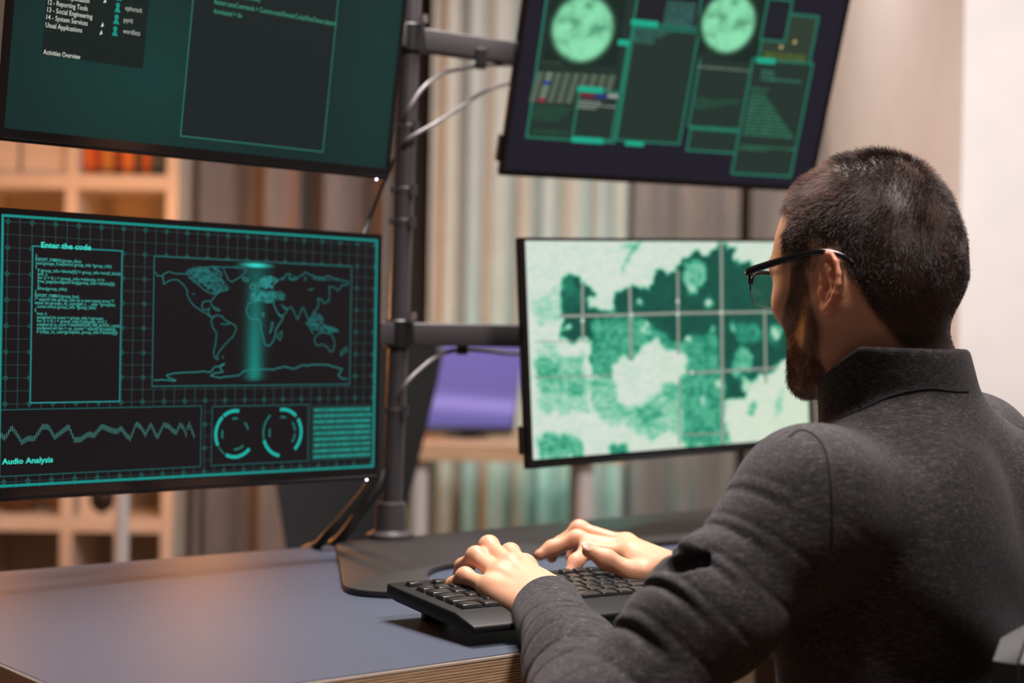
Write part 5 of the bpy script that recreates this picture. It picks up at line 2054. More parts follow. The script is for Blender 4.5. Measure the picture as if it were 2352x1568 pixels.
def sweater_field(p):
    # trunk
    d = ell(p, CH, (0.188, 0.118, 0.168), TR)
    d = smin(d, ell(p, BE, (0.172, 0.130, 0.22), TR), 0.06)
    d = smin(d, ell(p, PE, (0.175, 0.135, 0.15), TR), 0.06)
    # shoulder slope
    t_, dd = seg_t(p, np.asarray(NB - UP * 0.088, F32), np.asarray(SL + UP * 0.004, F32))
    d = smin(d, dd - (0.062 - 0.004 * t_), 0.045)
    t_, dd = seg_t(p, np.asarray(NB - UP * 0.066, F32), np.asarray(SR + UP * 0.004, F32))
    d = smin(d, dd - (0.062 - 0.004 * t_), 0.045)
    d = smin(d, ell(p, NB - FW * 0.040 - UP * 0.068, (0.105, 0.058, 0.076), TR), 0.04)
    # shoulder blade
    d = smin(d, ell(p, CH + LT * 0.09 - FW * 0.085 + UP * 0.05, (0.07, 0.035, 0.09), TR), 0.05)
    d = smin(d, ell(p, CH - LT * 0.09 - FW * 0.085 + UP * 0.05, (0.07, 0.035, 0.09), TR), 0.05)
    # left sleeve
    s, l = along(p, SL, EL)
    up_ = cap(p, SL, SL + (EL - SL) * 0.5, 0.060, 0.0525)
    up_ = smin(up_, cap(p, SL + (EL - SL) * 0.5, EL, 0.0525, 0.051), 0.03)
    d = smin(d, up_, 0.045)
    fl, lf_ = along(p, EL, WL)
    fo = cap(p, EL, EL + (WL - EL) * 0.5, 0.054, 0.0435)
    fo = smin(fo, cap(p, EL + (WL - EL) * 0.45, WL + (WL - EL) * -0.02, 0.0425, 0.0355), 0.02)
    d = smin(d, fo, 0.018)
    # right sleeve
    d = smin(d, cap(p, SR, ER, 0.066, 0.056), 0.045)
    d = smin(d, cap(p, ER, WR_ + (ER - WR_) * 0.10, 0.058, 0.040), 0.03)
    # folds -------------------------------------------------
    q = p + 0.006 * np.stack([fbm3(p, 30, 1), fbm3(p, 30, 2), fbm3(p, 30, 3)], 1)
    s, l = along(q, SL, EL)
    u = s / l
    # grooves between bulges on the upper arm, strongest on its outer upper side
    adir = (EL - SL) / np.linalg.norm(EL - SL)
    od = np.cross(adir, np.cross(np.array([-0.74, 0.0, 0.67]), adir))
    od /= np.linalg.norm(od)
    rel = q - np.asarray(SL, F32)
    outer = rel @ od.astype(F32)
    ph = s * 160 + 4.5 * fbm3(q, 24, 5) - outer * 40
    wo = 1 / (1 + np.exp(-(outer - 0.012) * 110))
    amp_ = win(u, 0.10, 0.80, 0.04) * wo
    near_up = np.exp(-np.maximum(up_, 0) * 30)
    gr = np.exp(-(np.sin(ph * 0.5) / 0.30) ** 2)
    d = d + (0.0070 * gr - 0.0018) * amp_ * near_up * (0.35 + 0.9 / (1 + np.exp(-fbm3(q, 30, 51) * 8)))
    d = d + 0.0016 * np.exp(-(np.sin(ph * 0.5 + 1.1) / 0.2) ** 2) * win(u, 0.1, 1.0, 0.08) * near_up
    # creases behind the cuff and over the forearm
    sf, lf_ = along(q, EL, WL)
    uf = sf / lf_
    xr = (q - np.asarray(WL, F32)) @ np.asarray([0.8, 0, -0.6], F32)
    zr = (q - np.asarray(WL, F32)) @ np.asarray([0.6, 0, 0.8], F32)
    ph2 = sf * 190 + 3.5 * fbm3(q, 22, 8) + xr * 55 - xr * xr * 900
    near_fo = np.exp(-np.maximum(fo, 0) * 40)
    am2 = (1.0 * win(uf, 0.52, 0.86, 0.03) * (0.35 + 0.65 / (1 + np.exp(-xr * 150))) + 0.5 * win(uf, -0.3, 0.45, 0.06)) * near_fo
    gr2 = np.exp(-(np.sin(ph2 * 0.5) / 0.20) ** 2)
    d = d + (0.0042 * gr2 - 0.0008) * am2 * (0.4 + 0.9 / (1 + np.exp(-fbm3(q, 26, 44) * 9)))
    # right sleeve folds
    sr_, lr = along(q, SR, ER)
    d = d - 0.003 * np.sin(sr_ * 160 + 4 * fbm3(q, 16, 4)) * win(sr_ / lr, 0.2, 1.1, 0.1) * np.exp(-np.maximum(cap(p, SR, ER, 0.066, 0.056), 0) * 40)
    # broad soft folds on the back, running from the armpit
    tb_l = (q - np.asarray(CH, F32)) @ TR.astype(F32)
    diag = tb_l[:, 2] + 0.55 * tb_l[:, 0]
    d = d - 0.0022 * np.sin(diag * 62 + 3 * fbm3(q, 9, 12)) * win(tb_l[:, 2], -0.25, 0.02, 0.04)
    d = d - 0.0007 * fbm3(q, 38, 17)
    # deep pocket fold in the bend of the sleeve
    ix = (P(1665, 1286, PK_D) - P(1568, 1312, PK_D))
    ix /= np.linalg.norm(ix)
    iz = CF / np.linalg.norm(CF)
    iy = np.cross(iz, ix)
    RP = np.stack([ix, iy, iz], 1)
    rim = chain(p, [P(1552, 1318, PK_D + 0.010), P(1574, 1334, PK_D + 0.004), P(1612, 1340, PK_D), P(1652, 1324, PK_D + 0.002), P(1692, 1290, PK_D + 0.010)], (0.0045, 0.0055, 0.006, 0.0055, 0.004), 0.01)
    d = smin(d, rim, 0.014)
    d = smin(d, cap(p, P(1585, 1256, PK_D + 0.010), P(1650, 1262, PK_D + 0.006), 0.009, 0.007), 0.014)
    cv1 = chain(p, [P(1548, 1298, PK_D + 0.002), P(1578, 1311, PK_D - 0.004), P(1614, 1313, PK_D - 0.006), P(1644, 1299, PK_D - 0.001), P(1674, 1276, PK_D + 0.003)], (0.0075, 0.0080, 0.0078, 0.0055, 0.0020), 0.006)
    cv1 = smin(cv1, ell(p, P(1598, 1292, PK_D - 0.004), (0.0165, 0.0075, 0.010), RP), 0.006)
    d = smax(d, -cv1, 0.005)
    return d


def collar_field(p):
    """standing collar ring"""
    s = (p - NKA.astype(F32)) @ NKD.astype(F32)
    rad = p - NKA.astype(F32) - s[:, None] * NKD.astype(F32)
    x = rad @ (-LT).astype(F32)
    y = rad @ FW.astype(F32)
    r = np.sqrt((x / 1.0) ** 2 + ((y + 0.002) / 1.06) ** 2)
    L_ = np.linalg.norm(NB - NKA)
    yl = (p - NKA.astype(F32)) @ FW.astype(F32)
    ztop = 1.036 - 0.60 * np.maximum(yl + 0.01, 0) - 0.02 * np.maximum(-yl - 0.03, 0) + 0.003 * fbm3(p, 25, 9)
    fl_ = np.clip((ztop - p[:, 2]) / 0.08, 0, 1.6)
    wall = np.abs(r - (0.0645 + 0.009 * np.clip(yl / 0.04, 0, 1) * np.clip(fl_ + 0.3, 0, 1) + 0.004 * fl_ + 0.009 * fl_ ** 4 * 0.4 + 0.0016 * fbm3(p, 70, 4))) - 0.0034
    d = smax(wall, p[:, 2] - ztop, 0.005)
    d = smax(d, s - (L_ + 0.03), 0.004)
    return d


def clothes_field(p):
    d = sweater_field(p)
    # neck opening
    s = (p - NKA.astype(F32)) @ NKD.astype(F32)
    L_ = np.linalg.norm(NB - NKA)
    d = smax(d, -cap(p, NKA, NB + NKD * 0.0, 0.066, 0.066), 0.006)
    d = smin(d, collar_field(p), 0.012)
    # wrist openings
    for W, E, r_, cut in ((WL, EL, 0.030, 0.012), (WR_, ER, 0.030, 0.012)):
        ad = (W - E) / np.linalg.norm(W - E)
        t = (p - W.astype(F32)) @ ad.astype(F32)
        near = np.linalg.norm(p - W.astype(F32), axis=1) < 0.12
        cutf = np.where(near, t - 0.004 * fbm3(p, 60, 6), -1).astype(F32)
        d = smax(d, cutf, 0.004)
        inner = cap(p, W + ad * 0.03, W - ad * 0.045, r_, r_ - 0.002)
        d = smax(d, -inner, 0.004)
    # hem, out of sight
    d = smax(d, (PE[2] - 0.10) - p[:, 2], 0.01)
    return d


RES_BODY, RES_CLOTH = 0.0019, 0.0025
person = empty('person', (float(PE[0]), float(PE[1]), 0), 0, 'man with glasses and short dark hair in charcoal turtleneck sweater typing with both hands', 'person')

# ---- skin
allp = np.array([HC + [0.16, 0.16, 0.17], HC - [0.16, 0.16, 0.2], SL, EL, WL, SR, ER, WR_] + [q for v in LH.values() for q in v] + [q for v in RH.values() for q in v])
vert, faces = field_mesh(body_field, allp.min(0) - 0.08, allp.max(0) + 0.08, RES_BODY)
vert = vert.astype(np.float64)
print('body', len(vert), len(faces))
bq = hl(vert.astype(F32))


def sstep(x, a, b):
    t = np.clip((x - a) / (b - a), 0, 1)
    return t * t * (3 - 2 * t)


def nearhead(p):
    return np.linalg.norm(p - HC, axis=1) < 0.19


def hair_amount(q):
    x, y, z = np.abs(q[:, 0]), q[:, 1], q[:, 2]
    yf = np.interp(z, [-0.1, 0.02, 0.035, 0.055, 0.075, 0.095, 0.12], [0.036, 0.036, 0.037, 0.036, 0.043, 0.062, 0.082])
    zl = np.interp(y, [-0.12, -0.085, -0.070, -0.058, -0.046, -0.036, -0.008, 0.004, 0.05], [-0.20, -0.17, -0.135, -0.090, -0.022, 0.012, 0.022, 0.012, 0.008])
    jit = 0.008 * np.sin(q[:, 0] * 95 + q[:, 2] * 120) * np.sin(q[:, 1] * 110 + 1) + 0.004 * np.sin(q[:, 0] * 210 + q[:, 2] * 170) * np.sin(q[:, 1] * 190)
    return sstep(yf - y + jit, -0.003, 0.008) * sstep((z - zl + jit) / np.interp(y, [-0.075, -0.035], [0.060, 0.030]), -0.4, 1.0)


def beard_amount(q):
    x, y, z = np.abs(q[:, 0]), q[:, 1], q[:, 2]
    top = np.interp(y, [-0.01, 0.000, 0.008, 0.026, 0.034, 0.050, 0.080, 0.11], [-0.045, -0.01, 0.030, 0.024, 0.006, -0.018, -0.042, -0.034])
    back = np.interp(z, [-0.13, -0.10, -0.07, -0.05, -0.03, 0.0, 0.03], [0.030, 0.014, -0.002, -0.006, -0.004, 0.002, 0.004])
    a = sstep(top - z, 0.0, 0.012) * sstep(y - back, -0.002, 0.010)
    lips = (np.abs(z + 0.0535) < 0.0085) & (x < 0.021) & (y > 0.09)
    a[lips] = 0
    return a * (z < 0.04)


nh_ = nearhead(vert)
col = np.zeros((len(vert), 4), F32)
skin = np.array([0.65, 0.345, 0.215])
col[:, :3] = skin
col[:, 3] = 1
n3 = fbm3(vert.astype(F32), 140, 3)[:, None]
col[:, :3] *= 1 + 0.05 * n3
ha = np.zeros(len(vert))
ba = np.zeros(len(vert))
ha[nh_] = hair_amount(bq[nh_])
ba[nh_] = beard_amount(bq[nh_])
earm = nh_ & (np.abs(bq[:, 0]) > 0.0780) & (bq[:, 1] > -0.047) & (bq[:, 1] < 0.002) & (bq[:, 2] < 0.024) & (bq[:, 2] > -0.04)
ha[earm] = 0
ba[earm] = 0
scalp = np.array([0.035, 0.022, 0.018])
k = np.clip(ha * 1.05, 0, 0.96)[:, None]
col[:, :3] = col[:, :3] * (1 - k) + scalp * k
k = np.clip(ba * 1.0, 0, 0.84)[:, None]
col[:, :3] = col[:, :3] * (1 - k) + np.array([0.07, 0.04, 0.028]) * k
k = (earm * 0.6)[:, None]
col[:, :3] = col[:, :3] * (1 - k) + np.array([0.80, 0.30, 0.19]) * k
lipm = (nh_ & (np.abs(bq[:, 2] + 0.0535) < 0.0085) & (np.abs(bq[:, 0]) < 0.021) & (bq[:, 1] > 0.09))[:, None]
col[:, :3] = np.where(lipm, np.array([0.45, 0.16, 0.12]), col[:, :3])
# redder finger ends and knuckles
for Hd in (LH, RH):
    for k_, pts in Hd.items():
        for q_, r_, a_ in ((pts[3], 0.014, 0.45), (pts[1], 0.011, 0.25), (pts[2], 0.010, 0.2)):
            w_ = (np.exp(-(np.linalg.norm(vert - q_, axis=1) / r_) ** 2) * a_)[:, None]
            col[:, :3] = col[:, :3] * (1 - w_) + np.array([0.60, 0.20, 0.13]) * w_
me = np_mesh('body', vert, faces)
ca_ = me.color_attributes.new('Col', 'FLOAT_COLOR', 'POINT')
ca_.data.foreach_set('color', col.ravel())
M_skin = mat('skin', (0.6, 0.3, 0.2), 0.48)
at_ = N(M_skin, 'ShaderNodeAttribute', attribute_name='Col')
L(M_skin, at_.outputs['Color'], bsdf(M_skin).inputs['Base Color'])
bsdf(M_skin).inputs['Subsurface Weight'].default_value = 0.25
bsdf(M_skin).inputs['Subsurface Radius'].default_value = (1.0, 0.35, 0.2)
bsdf(M_skin).inputs['Subsurface Scale'].default_value = 0.006
bsdf(M_skin).inputs['Specular IOR Level'].default_value = 0.4
tc = N(M_skin, 'ShaderNodeTexCoord')
nz = N(M_skin, 'ShaderNodeTexNoise')
nz.inputs['Scale'].default_value = 900
L(M_skin, tc.outputs['Object'], nz.inputs['Vector'])
bp = N(M_skin, 'ShaderNodeBump')
bp.inputs['Strength'].default_value = 0.12
bp.inputs['Distance'].default_value = 0.0006
L(M_skin, nz.outputs['Fac'], bp.inputs['Height'])
L(M_skin, bp.outputs[0], bsdf(M_skin).inputs['Normal'])
body = link('body', me, M_skin, person)

# ---- nails
M_nail = mat('fingernail', (0.70, 0.36, 0.27), 0.3)


def nail(tip, prev, nrm, w, ln, parent=body):
    tip, prev = np.asarray(tip, float), np.asarray(prev, float)
    d = tip - prev
    d /= np.linalg.norm(d)
    n_ = np.asarray(nrm, float)
    n_ = n_ - d * np.dot(n_, d)
    n_ /= np.linalg.norm(n_)
    s_ = np.cross(d, n_)
    bm = bmesh.new()
    M = frame3(s_, d, n_, tip + n_ * 0.0)
    bmesh.ops.create_uvsphere(bm, u_segments=16, v_segments=10, radius=1.0, matrix=M @ Matrix.Diagonal((w, ln, 0.0016, 1)))
    bm_obj('fingernail', bm, M_nail, parent, smooth=True)


for Hd in (LH, RH):
    for k_, pts in Hd.items():
        r_ = RAD[k_][3]
        d_ = pts[3] - pts[2]
        nail(pts[3] + np.array([0, 0, 1]) * r_ * 0.80 + d_ * 0.05, pts[2] + np.array([0, 0, 1]) * r_ * 0.9, -np.cross(np.cross(d_, [0, 0, 1]), d_) * -1, 0.0048, 0.006)
nail(RTH[3] + np.array([-0.001, -0.0045, 0.0050]), RTH[2] + np.array([-0.001, -0.0045, 0.006]), (-0.2, -0.65, 0.75), 0.0062, 0.0082)

# eyes
M_eye = mat('eye_white', (0.75, 0.7, 0.68), 0.2)
M_iris = mat('dark_iris', (0.06, 0.03, 0.02), 0.1)
for s in (-1, 1):
    bm = bmesh.new()
    bmesh.ops.create_uvsphere(bm, u_segments=20, v_segments=14, radius=0.0122, matrix=Matrix.Translation(tuple(hw(0.031 * s, 0.0785, 0.004))))
    eo = bm_obj('eye', bm, M_eye, person, smooth=True)
    bm = bmesh.new()
    bmesh.ops.create_uvsphere(bm, u_segments=16, v_segments=10, radius=0.006, matrix=Matrix.Translation(tuple(hw(0.031 * s, 0.0862, 0.002))))
    bm_obj('iris', bm, M_iris, eo, smooth=True)

# ---- hair strands
fv = vert[faces]
fc_ = fv.mean(1)
fn = np.cross(fv[:, 2] - fv[:, 0], fv[:, 3] - fv[:, 1])
fa = np.linalg.norm(fn, axis=1)
fn = fn / np.maximum(fa, 1e-12)[:, None]
if np.mean(np.sum(fn[nearhead(fc_)] * (fc_[nearhead(fc_)] - HC), 1)) < 0:
    fn = -fn
    print('flip normals')
ok = nearhead(fc_)
fq = hl(fc_.astype(F32))
bad = (np.abs(fq[:, 0]) > 0.0780) & (fq[:, 1] > -0.047) & (fq[:, 1] < 0.004) & (fq[:, 2] < 0.024)
HR3f = HR3.astype(float)
fnl = fn @ HR3f


def strands(name, amt, count, lenf, flow, col_m, rad, parent, jitter=0.25, label=None, lift_=0.6, npt=4, curl=0.0, seed=1):
    r = np.random.default_rng(seed)
    w = np.where(ok & ~bad, amt, 0) * fa
    w = w / w.sum()
    idx = r.choice(len(fc_), count, p=w)
    b = r.random((count, 2, 1))
    base = (fv[idx, 0] * (1 - b[:, 0]) + fv[idx, 1] * b[:, 0]) * (1 - b[:, 1]) + (fv[idx, 3] * (1 - b[:, 0]) + fv[idx, 2] * b[:, 0]) * b[:, 1]
    ql = hl(base.astype(F32)).astype(float)
    nl = fnl[idx]
    fl = flow(ql)
    fl = fl - nl * np.sum(fl * nl, 1, keepdims=True)
    fl /= np.maximum(np.linalg.norm(fl, axis=1, keepdims=True), 1e-6)
    # clumps share a direction jitter
    jit = np.stack([fbm3(ql.astype(F32), 130, 60 + i) for i in range(3)], 1) * jitter * 1.6 + r.normal(0, jitter * 0.5, (count, 3))
    ln = lenf(ql) * r.uniform(0.7, 1.1, count)
    l_ = lift_(ql)[:, None] if callable(lift_) else lift_
    d0 = nl * l_ + fl * (1 - l_) + jit
    d0 /= np.linalg.norm(d0, axis=1, keepdims=True)
    pts = np.zeros((count, npt, 3))
    cur = ql - nl * 0.0006
    d = d0
    for k in range(npt):
        pts[:, k] = cur
        d = d + fl * 0.22 + r.normal(0, curl, (count, 3))
        d /= np.linalg.norm(d, axis=1, keepdims=True)
        cur = cur + d * (ln / (npt - 1))[:, None]
    pw = unhl(pts.reshape(-1, 3))
    hc = bpy.data.hair_curves.new(name)
    hc.add_curves([npt] * count)
    hc.attributes['position'].data.foreach_set('vector', pw.astype(F32).ravel())
    ra = hc.attributes.get('radius') or hc.attributes.new('radius', 'FLOAT', 'POINT')
    rr = np.tile(np.linspace(1.0, 0.35, npt), count) * rad
    ra.data.foreach_set('value', rr.astype(F32))
    o = bpy.data.objects.new(name, hc)
    COL.objects.link(o)
    hc.materials.append(col_m)
    o.parent = parent
    bpy.context.view_layer.update()
    o.matrix_parent_inverse = parent.matrix_world.inverted()
    o['kind'] = 'stuff'
    if label:
        o['label'] = label
    return o


def hair_mat(name, melanin, red, rough=0.32, tint=(1, 1, 1)):
    m = bpy.data.materials.new(name)
    m.use_nodes = True
    nt = m.node_tree
    nt.nodes.remove(nt.nodes['Principled BSDF'])
    h = nt.nodes.new('ShaderNodeBsdfHairPrincipled')
    h.parametrization = 'MELANIN'
    h.inputs['Melanin'].default_value = melanin
    h.inputs['Melanin Redness'].default_value = red
    h.inputs['Random Color'].default_value = 0.08
    h.inputs['Roughness'].default_value = rough
    h.inputs['Radial Roughness'].default_value = 0.4
    h.inputs['Coat'].default_value = 0.5
    h.inputs['Random Roughness'].default_value = 0.2
    nt.links.new(h.outputs[0], nt.nodes['Material Output'].inputs['Surface'])
    return m


M_hair = hair_mat('dark_hair', 0.97, 0.35, 0.22)
M_beard = hair_mat('brown_beard_hair', 0.90, 0.45, 0.33)
fq64 = fq.astype(float)
ham = hair_amount(fq)
bam = beard_amount(fq)


def hlen(q):
    y, z = q[:, 1], q[:, 2]
    top = sstep(z, 0.035, 0.10)
    front = sstep(y, 0.02, 0.07) * top
    low = sstep(z, -0.06, 0.03)
    return 0.0028 + 0.0034 * low + 0.0040 * top + 0.003 * front


def hflow(q):
    wh = np.array([0.012, -0.062, 0.098])
    v = q - wh
    v[:, 2] *= 0.8
    sw = np.cross(v, np.array([0, -0.4, 1.0])) * 0.5 * np.exp(-np.linalg.norm(v, axis=1) / 0.03)[:, None]
    v = v / np.linalg.norm(v, axis=1, keepdims=True)
    side = sstep(-q[:, 2], -0.06, 0.0)[:, None]
    return v + sw * 8 + np.array([0, -0.5, -0.8]) * side


hairo = strands('hair', ham ** 1.2, 52000, hlen, hflow, M_hair, 0.00013, person, 0.50, 'short dark brown hair, faded at the sides', lambda q: 0.42 + 0.25 * sstep(q[:, 2], 0.05, 0.11), seed=3)


def bflow(q):
    v = np.zeros_like(q)
    v[:, 2] = -1.0
    v[:, 1] = 0.35 + 2.0 * np.clip(q[:, 1] - 0.05, 0, 1)
    return v


strands('beard', bam, 22000, lambda q: 0.0045 + 0.005 * sstep(-q[:, 2], 0.03, 0.09), bflow, M_beard, 0.000095, person, 0.38, 'short brown full beard', 0.30, curl=0.12, seed=5)
bx_ = np.abs(fq[:, 0])
brow = np.exp(-((fq[:, 2] - 0.030 - 0.004 * np.sin((bx_ - 0.01) / 0.045 * 3)) / 0.0035) ** 2) * (bx_ > 0.012) * (bx_ < 0.052) * (fq[:, 1] > 0.065)
strands('eyebrows', brow, 900, lambda q: 0.007 + 0 * q[:, 0], lambda q: np.stack([np.sign(q[:, 0]), 0 * q[:, 0] - 0.3, 0 * q[:, 0] + 0.2], 1), M_hair, 0.00007, person, 0.15, None, 0.25, seed=8)

# ---- sweater
lo = np.minimum(np.minimum(SL, EL), np.minimum(WL, PE)) - 0.14
lo[2] = PE[2] - 0.12
lo[0] = min(lo[0], WL[0] - 0.08, BE[0] - 0.24)
lo[1] = min(SL[1], EL[1], PE[1] - 0.15) - 0.10
hi = np.maximum(np.maximum(SR, ER), NB) + np.array([0.12, 0.14, 0.0])
hi[2] = NKA[2] + 0.02
hi[1] = max(hi[1], WR_[1] + 0.08)
vert2, faces2 = field_mesh(clothes_field, lo, hi, RES_CLOTH)
print('cloth', len(vert2), len(faces2), lo, hi)
me = np_mesh('sweater', vert2, faces2)
M_knit = mat('charcoal_melange_jersey', (0.03, 0.03, 0.03), 0.85)
b = bsdf(M_knit)
b.inputs['Sheen Weight'].default_value = 0.08
b.inputs['Sheen Roughness'].default_value = 0.5
b.inputs['Sheen Tint'].default_value = (0.9, 0.85, 0.9, 1)
b.inputs['Specular IOR Level'].default_value = 0.2
tc = N(M_knit, 'ShaderNodeTexCoord')
mp_ = N(M_knit, 'ShaderNodeMapping')
mp_.inputs['Rotation'].default_value = (0.15, 0.1, math.radians(-50))
mp_.inputs['Scale'].default_value = (0.16, 0.6, 0.8)
L(M_knit, tc.outputs['Object'], mp_.inputs[0])
nzs = []
for sc_, de in ((1500, 2), (520, 4), (38, 4)):
    nz = N(M_knit, 'ShaderNodeTexNoise')
    nz.inputs['Scale'].default_value = sc_
    nz.inputs['Detail'].default_value = de
    L(M_knit, mp_.outputs[0], nz.inputs['Vector'])
    nzs.append(nz)
ad = N(M_knit, 'ShaderNodeMath', operation='MULTIPLY_ADD')
ad.inputs[1].default_value = 0.65
L(M_knit, nzs[0].outputs['Fac'], ad.inputs[0])
a2 = N(M_knit, 'ShaderNodeMath', operation='MULTIPLY')
a2.inputs[1].default_value = 0.45
L(M_knit, nzs[1].outputs['Fac'], a2.inputs[0])
L(M_knit, a2.outputs[0], ad.inputs[2])
rp = N(M_knit, 'ShaderNodeValToRGB')
e = rp.color_ramp.elements
e[0].position, e[0].color = 0.38, (0.014, 0.0125, 0.014, 1)
e[1].position, e[1].color = 0.80, (0.19, 0.176, 0.186, 1)
x = e.new(0.56)
x.color = (0.038, 0.034, 0.037, 1)
x = e.new(0.66)
x.color = (0.068, 0.062, 0.067, 1)
L(M_knit, ad.outputs[0], rp.inputs[0])
L(M_knit, rp.outputs[0], b.inputs['Base Color'])
bp = N(M_knit, 'ShaderNodeBump')
bp.inputs['Strength'].default_value = 0.35
bp.inputs['Distance'].default_value = 0.0006
L(M_knit, nzs[0].outputs['Fac'], bp.inputs['Height'])
bp2 = N(M_knit, 'ShaderNodeBump')
bp2.inputs['Strength'].default_value = 0.10
bp2.inputs['Distance'].default_value = 0.008
L(M_knit, nzs[2].outputs['Fac'], bp2.inputs['Height'])
L(M_knit, bp.outputs[0], bp2.inputs['Normal'])
L(M_knit, bp2.outputs[0], b.inputs['Normal'])
sweater = link('turtleneck_sweater', me, M_knit, person)
sm = sweater.modifiers.new('soften', 'SMOOTH')
sm.factor = 0.5
sm.iterations = 2

# seams laid on the cloth
from mathutils.bvhtree import BVHTree
bvh = BVHTree.FromPolygons([tuple(v) for v in vert2], [tuple(int(i) for i in f) for f in faces2])


def drape(pxs, lift_=0.0004):
    out = []
    for x, y in pxs:
        q = P(x, y, 1.0) - CAM
        hit = bvh.ray_cast(Vector(CAM), Vector(q).normalized())
        if hit[0] is not None:
            out.append(np.array(hit[0]) - np.array(q) / np.linalg.norm(q) * lift_)
    return out


def dense(pts, n=60):
    p = smooth_path([np.array([a, b_, 0.0]) for a, b_ in pts], 10)
    return [(q[0], q[1]) for q in p]


M_seam = mat('dark_seam_thread', (0.008, 0.007, 0.008), 0.9)
for nm, pts in (('shoulder_seam', [(1812, 1003), (1832, 989), (1856, 990), (1882, 1010), (1899, 1045), (1907, 1100), (1911, 1170), (1912, 1240)]),
                ('collar_seam', [(1957, 868), (1968, 900), (1976, 935)]),
                ('neckline_seam', [(1925, 962), (1960, 948), (1990, 935), (2040, 912), (2090, 898), (2140, 892), (2190, 898), (2225, 899)])):
    q = drape(dense(pts))
    if len(q) > 3:
        bm = bmesh.new()
        tube(bm, q, 0.0009, 6)
        bm_obj(nm, bm, M_seam, sweater, smooth=True)

# ---- trousers and shoes
HLp, HRp = PE + LT * 0.09, PE - LT * 0.09
KLp, KRp = HLp + FW * 0.40 + UP * 0.02 + LT * 0.06, HRp + FW * 0.40 + UP * 0.02 - LT * 0.05
ALp, ARp = KLp - UP * (KLp[2] - 0.10) + FW * 0.03, KRp - UP * (KRp[2] - 0.10) + FW * 0.03


def trousers_field(p):
    d = ell(p, PE - UP * 0.01, (0.178, 0.135, 0.105), TR)
    for h_, k_, a_ in ((HLp, KLp, ALp), (HRp, KRp, ARp)):
        d = smin(d, cap(p, h_, k_, 0.088, 0.068), 0.05)
        d = smin(d, cap(p, k_, a_, 0.066, 0.052), 0.03)
    d = d - 0.004 * fbm3(p, 40, 4)
    d = smax(d, 0.075 - p[:, 2], 0.01)
    return smax(d, p[:, 2] - (PE[2] + 0.05), 0.01)


allp = np.array([PE, HLp, HRp, KLp, KRp, ALp, ARp])
v3, f3 = field_mesh(trousers_field, allp.min(0) - 0.2, allp.max(0) + 0.2, 0.008)
M_jeans = fabric('dark_denim', (0.02, 0.025, 0.04), (0.03, 0.036, 0.055), 200)
link('trousers', np_mesh('trousers', v3, f3), M_jeans, person)
for A_ in (ALp, ARp):
    def shoe_field(p, A_=A_):
        d = cap(p, A_ - UP * 0.02 - FW * 0.01, A_ - UP * 0.055 + FW * 0.02, 0.042, 0.044)
        d = smin(d, cap(p, A_ - UP * 0.06 - FW * 0.02, A_ - UP * 0.062 + FW * 0.17, 0.040, 0.036), 0.03)
        return smax(d, 0.004 - p[:, 2], 0.006)
    v4, f4 = field_mesh(shoe_field, A_ - 0.26, A_ + 0.26, 0.006)
    link('shoe', np_mesh('shoe', v4, f4), M_black, person)

# ---- glasses
M_frame = mat('black_acetate', (0.006, 0.005, 0.006), 0.18)
M_lens = mat('spectacle_glass', (1, 1, 1), 0.0, Transmission_Weight=1.0, IOR=1.18)
gl = empty('eyeglasses', tuple(hw(0, 0.115, 0.01)), 0)
gl.parent = person
bpy.context.view_layer.update()
gl.matrix_parent_inverse = person.matrix_world.inverted()
gl['label'] = 'black half-rim eyeglasses'


def lens_pts(s, n=40, sc=1.0):
    out = []
    for i in range(n):
        a = 2 * math.pi * i / n
        cx, sz = math.cos(a), math.sin(a)
        rx, rz = 0.0270, 0.0170
        e = 0.72
        x = rx * abs(cx) ** e * (1 if cx > 0 else -1)
        z = rz * abs(sz) ** e * (1 if sz > 0 else -1)
        x *= 1 + 0.06 * (z / rz)
        out.append((s * 0.0345 + x * sc, z * sc))
    return out


def gpt(x, z, dy=0.0):
    return hw(x, 0.107 - 1.6 * x * x + dy - 0.10 * (z), 0.009 + z)


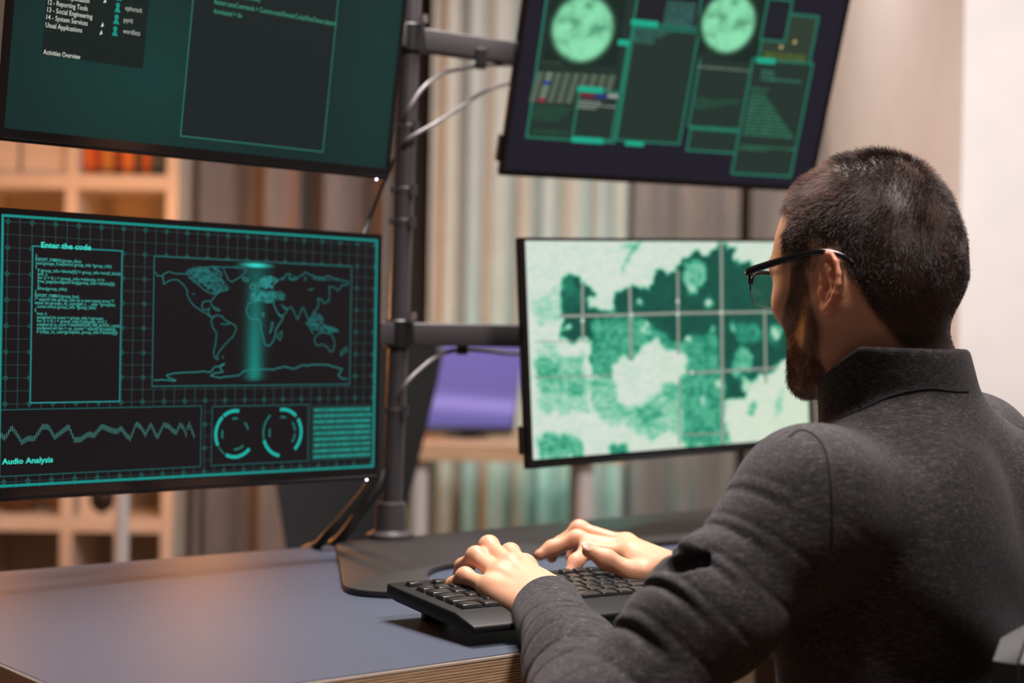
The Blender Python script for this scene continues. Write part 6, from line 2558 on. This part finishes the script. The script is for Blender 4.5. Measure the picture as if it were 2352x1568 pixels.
for s in (-1, 1):
    pts = lens_pts(s)
    bm = bmesh.new()
    fr_ = [bm.verts.new(tuple(gpt(x, z, 0.0009))) for x, z in pts]
    bk_ = [bm.verts.new(tuple(gpt(x, z, -0.0009))) for x, z in pts]
    bm.faces.new(fr_)
    bm.faces.new(bk_[::-1])
    for i in range(len(pts)):
        j = (i + 1) % len(pts)
        bm.faces.new((fr_[i], bk_[i], bk_[j], fr_[j]))
    bm_obj('lens', bm, M_lens, gl, smooth=True)
    # top rim
    bm = bmesh.new()
    top = [q for q in pts if q[1] > 0.002]
    top.sort(key=lambda q: q[0] * s)
    tube(bm, [gpt(x, z + 0.0012) for x, z in top], 0.0019, 10, flat=1.5)
    bm_obj('rim', bm, M_frame, gl, smooth=True)
    bm = bmesh.new()
    low = [q for q in pts if q[1] <= 0.004]
    low.sort(key=lambda q: math.atan2(q[1] - 0.0205, (q[0] - s * 0.0345)))
    tube(bm, [gpt(x, z) for x, z in low], 0.0005, 6)
    bm_obj('lens_cord', bm, M_chrome, gl, smooth=True)
    # temple
    tp_ = [hw(s * 0.0600, 0.1000, 0.0250), hw(s * 0.0660, 0.098, 0.0253), hw(s * 0.0700, 0.090, 0.0258), hw(s * 0.0745, 0.055, 0.0265), hw(s * 0.0780, 0.012, 0.0270), hw(s * 0.0800, -0.010, 0.0262), hw(s * 0.0800, -0.028, 0.0230), hw(s * 0.0795, -0.046, 0.015), hw(s * 0.0785, -0.055, 0.007)]
    path = smooth_path(tp_, 6)
    rr = list(np.interp(np.linspace(0, 1, len(path)), [0, 0.25, 0.5, 0.55, 1], [0.0027, 0.0027, 0.0025, 0.0018, 0.0020]))
    bm = bmesh.new()
    tube(bm, path, rr, 10, flat=1.5)
    bm_obj('temple', bm, M_frame, gl, smooth=True)
bm = bmesh.new()
tube(bm, smooth_path([gpt(-0.0095, 0.009), gpt(-0.004, 0.0115), gpt(0.004, 0.0115), gpt(0.0095, 0.009)], 4), 0.0013, 8)
bm_obj('bridge', bm, M_frame, gl, smooth=True)

# ---- his chair
office_chair((float(PE[0] + FW[0] * 0.165 - LT[0] * 0.012), float(PE[1] + FW[1] * 0.165 - LT[1] * 0.012), 0), YAW, 'black padded office chair that the man sits on', back_h=0.40, back_w=0.46, top_w=0.44, seat_z=float(PE[2]) - 0.125, lean=0.06, fabric_m=mat('black_leather', (0.006, 0.0055, 0.0055), 0.6))
print('done', PE)
